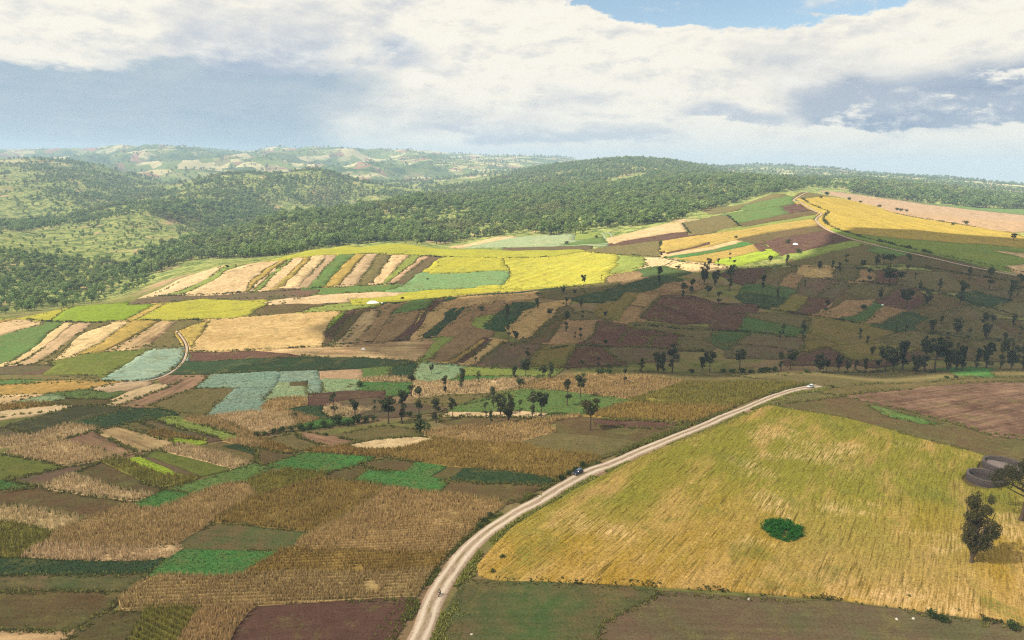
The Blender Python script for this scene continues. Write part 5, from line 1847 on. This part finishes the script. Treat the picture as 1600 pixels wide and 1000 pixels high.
# round stone tanks
for (x, y, hw, lab, full) in ((1539, 752, 26, 'round stone-walled tank standing empty and dark inside', False), (1568, 733, 29, 'round stone-walled tank filled with pale rubble, half behind the spreading tree', True)):
    G = ground(x, y)[0]
    rad = hw * -((G - [0, 0, CAM_Z]) @ CM)[2] / FPX
    e = thing('stone_tank', lab, 'tank', G - [0, 0, 0.1], 0.0, 'round stone tanks')
    th, hgt_ = 0.8, 2.3
    wv, wf = ring(0, 0, 0, [(rad, -0.5), (rad, 0.6), (rad * 0.995, 1.3), (rad * 0.99, hgt_), (rad - th, hgt_), (rad - th, 0.4)], 64)
    rr = 1 + 0.012 * vnoise(np.arctan2(wv[:, 1], wv[:, 0]) * 14, wv[:, 2] * 2.0, 4)
    wv[:, :2] *= rr[:, None]
    wv[:, 2] += 0.10 * vnoise(np.arctan2(wv[:, 1], wv[:, 0]) * 6, wv[:, 2], 9) * (wv[:, 2] > 2)
    link('wall', new_mesh('wall', wv, wf, [M_STONE]), e)
    nst = 52
    stone = None
    for k in range(nst):            # coping stones along the rim
        a = 2 * math.pi * k / nst
        if stone is None:
            v, f = box(0, 0, 0, 0.85, 2 * math.pi * rad / nst * 0.93, 0.26, (0.92, 0.95))
            stone = new_mesh('coping_stone', v, f, [M_COPING])
        c = link('coping_stone', stone, e, ((rad - th / 2) * math.cos(a), (rad - th / 2) * math.sin(a), hgt_ + 0.12 + rng.uniform(-.04, .05)))
        c.rotation_euler = (rng.uniform(-.05, .05), rng.uniform(-.05, .05), a + rng.uniform(-.04, .04))
    fv, ff = ring(0, 0, 0.42, [(0.01, 0.0), (rad * 0.3, 0.05), (rad * 0.65, 0.0), (rad - th + 0.1, 0.1)], 40)
    if full:
        fv[:, 2] += 0.5 + 0.5 * fbm(fv[:, 0], fv[:, 1], 3.0, 3, 0.6, 12)
    link('bed', new_mesh('bed', fv, ff, [M_RUBBLE if full else M_MUD]), e)

# round thicket in the wheat
G = ground(1222, 831)[0]
rad = 31 * -((G - [0, 0, CAM_Z]) @ CM)[2] / FPX
e = thing('thicket', 'round thicket of lush green plants in the middle of the wheat field', 'thicket', G)
nb = 260
a = rng.uniform(0, 6.28, nb)
r_ = rad * np.sqrt(rng.random(nb)) * (0.97 + 0.07 * np.sin(3 * a + 1) + 0.05 * np.sin(7 * a))
cc = np.stack([np.cos(a) * r_, np.sin(a) * r_, np.zeros(nb)], 1)
cc[:, 2] = Hxy(cc[:, 0] + G[0], cc[:, 1] + G[1]) - G[2] + 0.9 + 0.7 * (1 - (r_ / rad) ** 2) + 0.25 * rng.normal(size=nb)
V, F = leaf_cards(rng, cc, rng.uniform(0.6, 1.0, nb), 26, 0.26, 0.8)
link('foliage', new_mesh('foliage', V, F, [M_LUSH]), e)
stems = [tube(np.array([[q[0], q[1], -0.6], [q[0] * 0.97, q[1] * 0.97, q[2]]]), np.array([0.05, 0.02]), 4) for q in cc[:70]]
link('stems', new_mesh('stems', *join(stems), [M_BARK]), e, kind='stuff')


def heap(px_, py_, hl, hw_, hh, label, cat='heap', name='covered_heap', mat=M_TARP, seed=0, rot=0.0):
    G = ground(px_, py_)[0]
    u, v = np.meshgrid(np.linspace(0, 2 * np.pi, 28, endpoint=False), np.linspace(0, 1, 9))
    rr_ = v
    x, y = np.cos(u) * rr_ * hl, np.sin(u) * rr_ * hw_
    z = hh * (1 - rr_ ** 2.4) * (0.85 + 0.25 * vnoise(np.cos(u) * rr_ * 3 + seed, np.sin(u) * rr_ * 2, seed)) - 0.15 * rr_ + 0.05 * np.sin(u * 9) * rr_
    i = np.arange(28 * 9).reshape(9, 28)
    F = np.stack([i[:-1], np.roll(i[:-1], -1, 1), np.roll(i[1:], -1, 1), i[1:]], -1).reshape(-1, 4)[:, ::-1]
    o = link(name, new_mesh(name, np.stack([x, y, z], -1).reshape(-1, 3), F[:, ::-1], [mat], True), loc=tuple(G + [0, 0, 0.15]), label=label, category=cat)
    o.rotation_euler = (0, 0, rot)


heap(583, 474, 6.2, 2.2, 2.2, 'long white tarpaulin-covered heap at the shade line of the sunlit ridge', seed=3, rot=0.1)
heap(597, 474, 1.0, 0.8, 0.9, 'small white bundle lying right of the long white heap', 'bundle', 'bundle', seed=5)
heap(1243, 382, 3.4, 2.2, 2.2, 'white covered heap on the ploughed plot below the ridge road', seed=7, rot=-0.7)
heap(568, 546, 1.5, 1.0, 1.0, 'small white heap on the ridged stubble field', seed=11)
heap(1379, 477, 1.3, 0.9, 0.9, 'small white heap between green plots on the shaded slope', seed=13)
for k, (x, y, lab) in enumerate(((737, 992, 'single pale stone on the weedy field right of the road'), (1170, 937, 'pale stone just under the wheat bank in mid field'), (1401, 968, 'pale stone on the ploughed strip, leftmost of two'), (1427, 967, 'pale stone on the ploughed strip, nearer the shrubs'))):
    heap(x, y, 0.42, 0.32, 0.35, lab, 'stone', 'stone', M_PALE, 20 + k, k)


def wheel(parent, x, y, r, wdt, mesh_cache={}):
    key = (r, wdt)
    if key not in mesh_cache:
        tv = ring(0, 0, 0, [(r * 0.62, -wdt / 2), (r * 0.94, -wdt / 2), (r, -wdt * 0.3), (r, wdt * 0.3), (r * 0.94, wdt / 2), (r * 0.62, wdt / 2), (r * 0.62, -wdt / 2)], 20, 'y')
        rv = ring(0, 0, 0, [(0.01, wdt * 0.38), (r * 0.2, wdt * 0.42), (r * 0.25, wdt * 0.25), (r * 0.6, wdt * 0.3), (r * 0.63, wdt * 0.45), (r * 0.63, -wdt * 0.45), (r * 0.2, -wdt * 0.3), (0.01, -wdt * 0.38)], 20, 'y')
        mesh_cache[key] = (new_mesh('tyre', *tv, [M_TYRE], True), new_mesh('rim', *rv, [M_RIM], True))
    ty, ri = mesh_cache[key]
    wo = link('wheel', None, parent, (x, y, r))
    link('tyre', ty, wo)
    link('rim', ri, wo)


def car(px_, py_, heading, paint, roof_mat, label):
    G = ground(px_, py_)[0]
    e = thing('car', label, 'car', G + [0, 0, 0.2], heading)
    W = 0.88
    # side outline of the body: x forward, z up
    prof = np.array([(-2.15, 0.42), (-2.22, 0.72), (-2.15, 1.02), (-1.95, 1.08), (0.75, 1.08), (1.95, 0.92), (2.2, 0.74), (2.2, 0.42), (1.75, 0.30), (-1.75, 0.30)])
    n = len(prof)
    V = np.concatenate([np.column_stack([prof[:, 0], np.full(n, s * W * q), prof[:, 1]]) for s, q in ((-1, 0.90), (-1, 1.0), (1, 1.0), (1, 0.90))])
    V[n:2 * n, 0] *= 0.985
    V[2 * n:3 * n, 0] *= 0.985
    V[:n, 1] = -W
    V[3 * n:, 1] = W
    V[n:2 * n, 1] = -W * 0.45
    V[2 * n:3 * n, 1] = W * 0.45
    F = []
    for b in range(3):
        for i in range(n):
            j = (i + 1) % n
            F.append((b * n + i, b * n + j, (b + 1) * n + j, (b + 1) * n + i))
    me = bpy.data.meshes.new('body')
    me.from_pydata([tuple(v) for v in V], [], F + [tuple(range(n))[::-1], tuple(range(3 * n, 4 * n))])
    me.materials.append(paint)
    bevelled(link('body', me, e), 0.06, 2)
    bevelled(link('window', new_mesh('window', *box(-0.55, 0, 1.34, 2.75, 1.62, 0.54, (0.76, 0.84), -0.12), [M_GLASS]), e), 0.04, 2)
    bevelled(link('roof', new_mesh('roof', *box(-0.67, 0, 1.645, 2.05, 1.36, 0.09, (0.95, 0.95)), [roof_mat]), e), 0.03, 2)
    for s in (-1, 1):
        for x in (-1.3, -0.55, 0.32):
            link('pillar', new_mesh('pillar', *box(x, s * 0.775, 1.34, 0.09, 0.06, 0.56, (1, 1)), [paint]), e)
        link('headlight', new_mesh('headlight', *box(2.14, s * 0.62, 0.78, 0.14, 0.34, 0.16), [M_LAMP]), e)
        link('tail_light', new_mesh('tail_light', *box(-2.17, s * 0.68, 0.85, 0.12, 0.2, 0.26), [M_TAIL]), e)
        link('mirror', new_mesh('mirror', *box(0.55, s * 0.96, 1.14, 0.14, 0.16, 0.14), [paint]), e)
        for x in (-1.35, 1.35):
            wheel(e, x, s * 0.80, 0.34, 0.22)
    link('bumper', new_mesh('bumper', *box(2.22, 0, 0.48, 0.14, 1.6, 0.2), [M_TYRE]), e)
    link('bumper', new_mesh('bumper', *box(-2.22, 0, 0.48, 0.14, 1.6, 0.2), [M_TYRE]), e)


def road_heading(px_, py_):
    C = ROADS['main'][0]
    g = ground(px_, py_)[0][:2]
    k = int(np.argmin(np.hypot(*(C - g).T)))
    d_ = C[min(k + 1, len(C) - 1)] - C[max(k - 1, 0)]
    return math.atan2(d_[1], d_[0])


car(903, 741, road_heading(903, 741) + math.pi, M_DARKCAR, plain('painted_sky_sheen', (96, 108, 124), 0.25, 0.2, 2.0, 0.05, 0.6), 'dark car driving on the dirt road beside the maize')  # the sky's reflection is painted in as a lighter roof colour
car(1266, 606, road_heading(1266, 606) + math.pi, M_WHITECAR, M_WHITECAR, 'white car coming over the rise at the end of the dirt road')

# motorcycle and its rider
G = ground(687, 931)[0]
hd = road_heading(687, 931) + math.pi
bike = thing('motorcycle', 'motorcycle ridden along the dirt road near the ploughed field', 'motorcycle', G + [0, 0, 0.19], hd)
wheel(bike, 0.68, 0, 0.31, 0.11)
wheel(bike, -0.62, 0, 0.31, 0.12)
link('frame', new_mesh('frame', *join([tube([(-0.62, 0, 0.31), (-0.25, 0, 0.42), (0.12, 0, 0.40), (0.42, 0, 0.72)], [0.035] * 4, 6), tube([(0.68, 0.09, 0.31), (0.44, 0.09, 0.92)], [0.025] * 2, 6), tube([(0.68, -0.09, 0.31), (0.44, -0.09, 0.92)], [0.025] * 2, 6),
                                       tube([(-0.62, 0.1, 0.31), (-0.45, 0.12, 0.72)], [0.02] * 2, 5), tube([(-0.62, -0.1, 0.31), (-0.45, -0.12, 0.72)], [0.02] * 2, 5)]), [M_RIM], True), bike)
link('engine', new_mesh('engine', *box(0.02, 0, 0.42, 0.42, 0.26, 0.32, (0.8, 0.8)), [M_TYRE]), bike)
bevelled(link('fuel_tank', new_mesh('fuel_tank', *box(0.2, 0, 0.78, 0.5, 0.28, 0.24, (0.75, 0.7)), [M_TAIL]), bike), 0.05, 2)
bevelled(link('seat', new_mesh('seat', *box(-0.35, 0, 0.77, 0.72, 0.26, 0.12, (0.95, 0.85)), [M_TYRE]), bike), 0.04, 2)
link('handlebar', new_mesh('handlebar', *tube([(0.34, -0.36, 1.0), (0.42, -0.2, 1.02), (0.44, 0, 0.95), (0.42, 0.2, 1.02), (0.34, 0.36, 1.0)], [0.02] * 5, 6), [M_TYRE], True), bike)
link('headlight', new_mesh('headlight', *ring(0.55, 0, 0.86, [(0.01, 0.08), (0.09, 0.07), (0.1, 0.0), (0.05, -0.1), (0.01, -0.12)], 12), [M_LAMP], True), bike)
link('mudguard', new_mesh('mudguard', *box(0.66, 0, 0.66, 0.5, 0.12, 0.04, (0.8, 0.9)), [M_TAIL]), bike)
J = [(-0.25, 0, 0.90), (-0.18, 0, 1.10), (-0.10, 0, 1.34), (-0.06, 0, 1.46), (-0.02, 0, 1.58), (-0.01, 0, 1.70)]
rd = [0.15, 0.15, 0.17, 0.07, 0.10, 0.09]
E = [(0, 1), (1, 2), (2, 3), (3, 4), (4, 5)]
for s in (-1, 1):
    b0 = len(J)
    J += [(-0.10, s * 0.18, 1.38), (0.08, s * 0.27, 1.14), (0.30, s * 0.33, 1.05), (0.36, s * 0.33, 1.03), (-0.22, s * 0.11, 0.88), (0.18, s * 0.2, 0.80), (0.0, s * 0.2, 0.40), (0.14, s * 0.2, 0.32)]
    rd += [0.075, 0.055, 0.042, 0.04, 0.10, 0.075, 0.05, 0.05]
    E += [(2, b0), (b0, b0 + 1), (b0 + 1, b0 + 2), (b0 + 2, b0 + 3), (0, b0 + 4), (b0 + 4, b0 + 5), (b0 + 5, b0 + 6), (b0 + 6, b0 + 7)]
me = bpy.data.meshes.new('person')
me.from_pydata(J, E, [])
rider = link('person', me, loc=tuple(G + [0, 0, 0.19]), label='person in dark clothes riding the motorcycle along the dirt road', category='person')
rider.rotation_euler = (0, 0, hd)
sk = rider.modifiers.new('skin', 'SKIN')
for k, v in enumerate(me.skin_vertices[0].data):
    v.radius = (rd[k], rd[k])
    v.use_root = k == 0
rider.modifiers.new('smooth', 'SUBSURF').levels = 2
rider.modifiers['smooth'].render_levels = 2
me.materials.append(M_CLOTH)
link('helmet', new_mesh('helmet', *ring(0, 0, 0, [(0.01, 1.83), (0.08, 1.81), (0.13, 1.74), (0.14, 1.66), (0.13, 1.58), (0.10, 1.54)], 14), [M_TYRE], True), rider)
link('shirt_front', new_mesh('shirt_front', *box(0.06, 0, 1.24, 0.06, 0.2, 0.3, (0.8, 0.9)), [M_SHIRT]), rider)

# huts far off
for (x, y, sz, rot, lab, rmx) in ((264, 408, 1.0, 0.4, 'small pale hut under the trees at the foot of the forest', 1400), (1547, 314, 2.0, 0.2, 'pale tin-roofed house in front of the dark wood', 2600), (1331, 300, 1.4, 0.9, 'small tin-roofed house on the plateau behind the golden hill', 2600)):
    G = ground(x, y, rmx)[0]
    e = thing('house', lab, 'house', G, rot, 'small houses beyond the fields')
    L_, W_, H_ = 6.0 * sz, 4.0 * sz, 2.6 * sz
    link('wall', new_mesh('wall', *box(0, 0, H_ / 2, L_, W_, H_), [M_WALL]), e)
    rv = np.array([(-L_ * .55, -W_ * .62, H_ - .1), (L_ * .55, -W_ * .62, H_ - .1), (L_ * .55, 0, H_ * 1.5), (-L_ * .55, 0, H_ * 1.5), (-L_ * .55, W_ * .62, H_ - .1), (L_ * .55, W_ * .62, H_ - .1)])
    ro = link('roof', new_mesh('roof', rv, np.array([(0, 1, 2, 3), (3, 2, 5, 4)]), [M_TIN]), e)
    sd = ro.modifiers.new('sheet', 'SOLIDIFY')
    sd.thickness = 0.12
    link('door', new_mesh('door', *box(0, -W_ / 2 - 0.03, H_ * .4, 0.9 * sz, 0.08, H_ * .78), [M_DOOR]), e)
    for s in (-1, 1):
        link('window', new_mesh('window', *box(s * L_ * .3, -W_ / 2 - 0.03, H_ * .58, 0.8 * sz, 0.08, 0.7 * sz), [M_GLASS]), e)
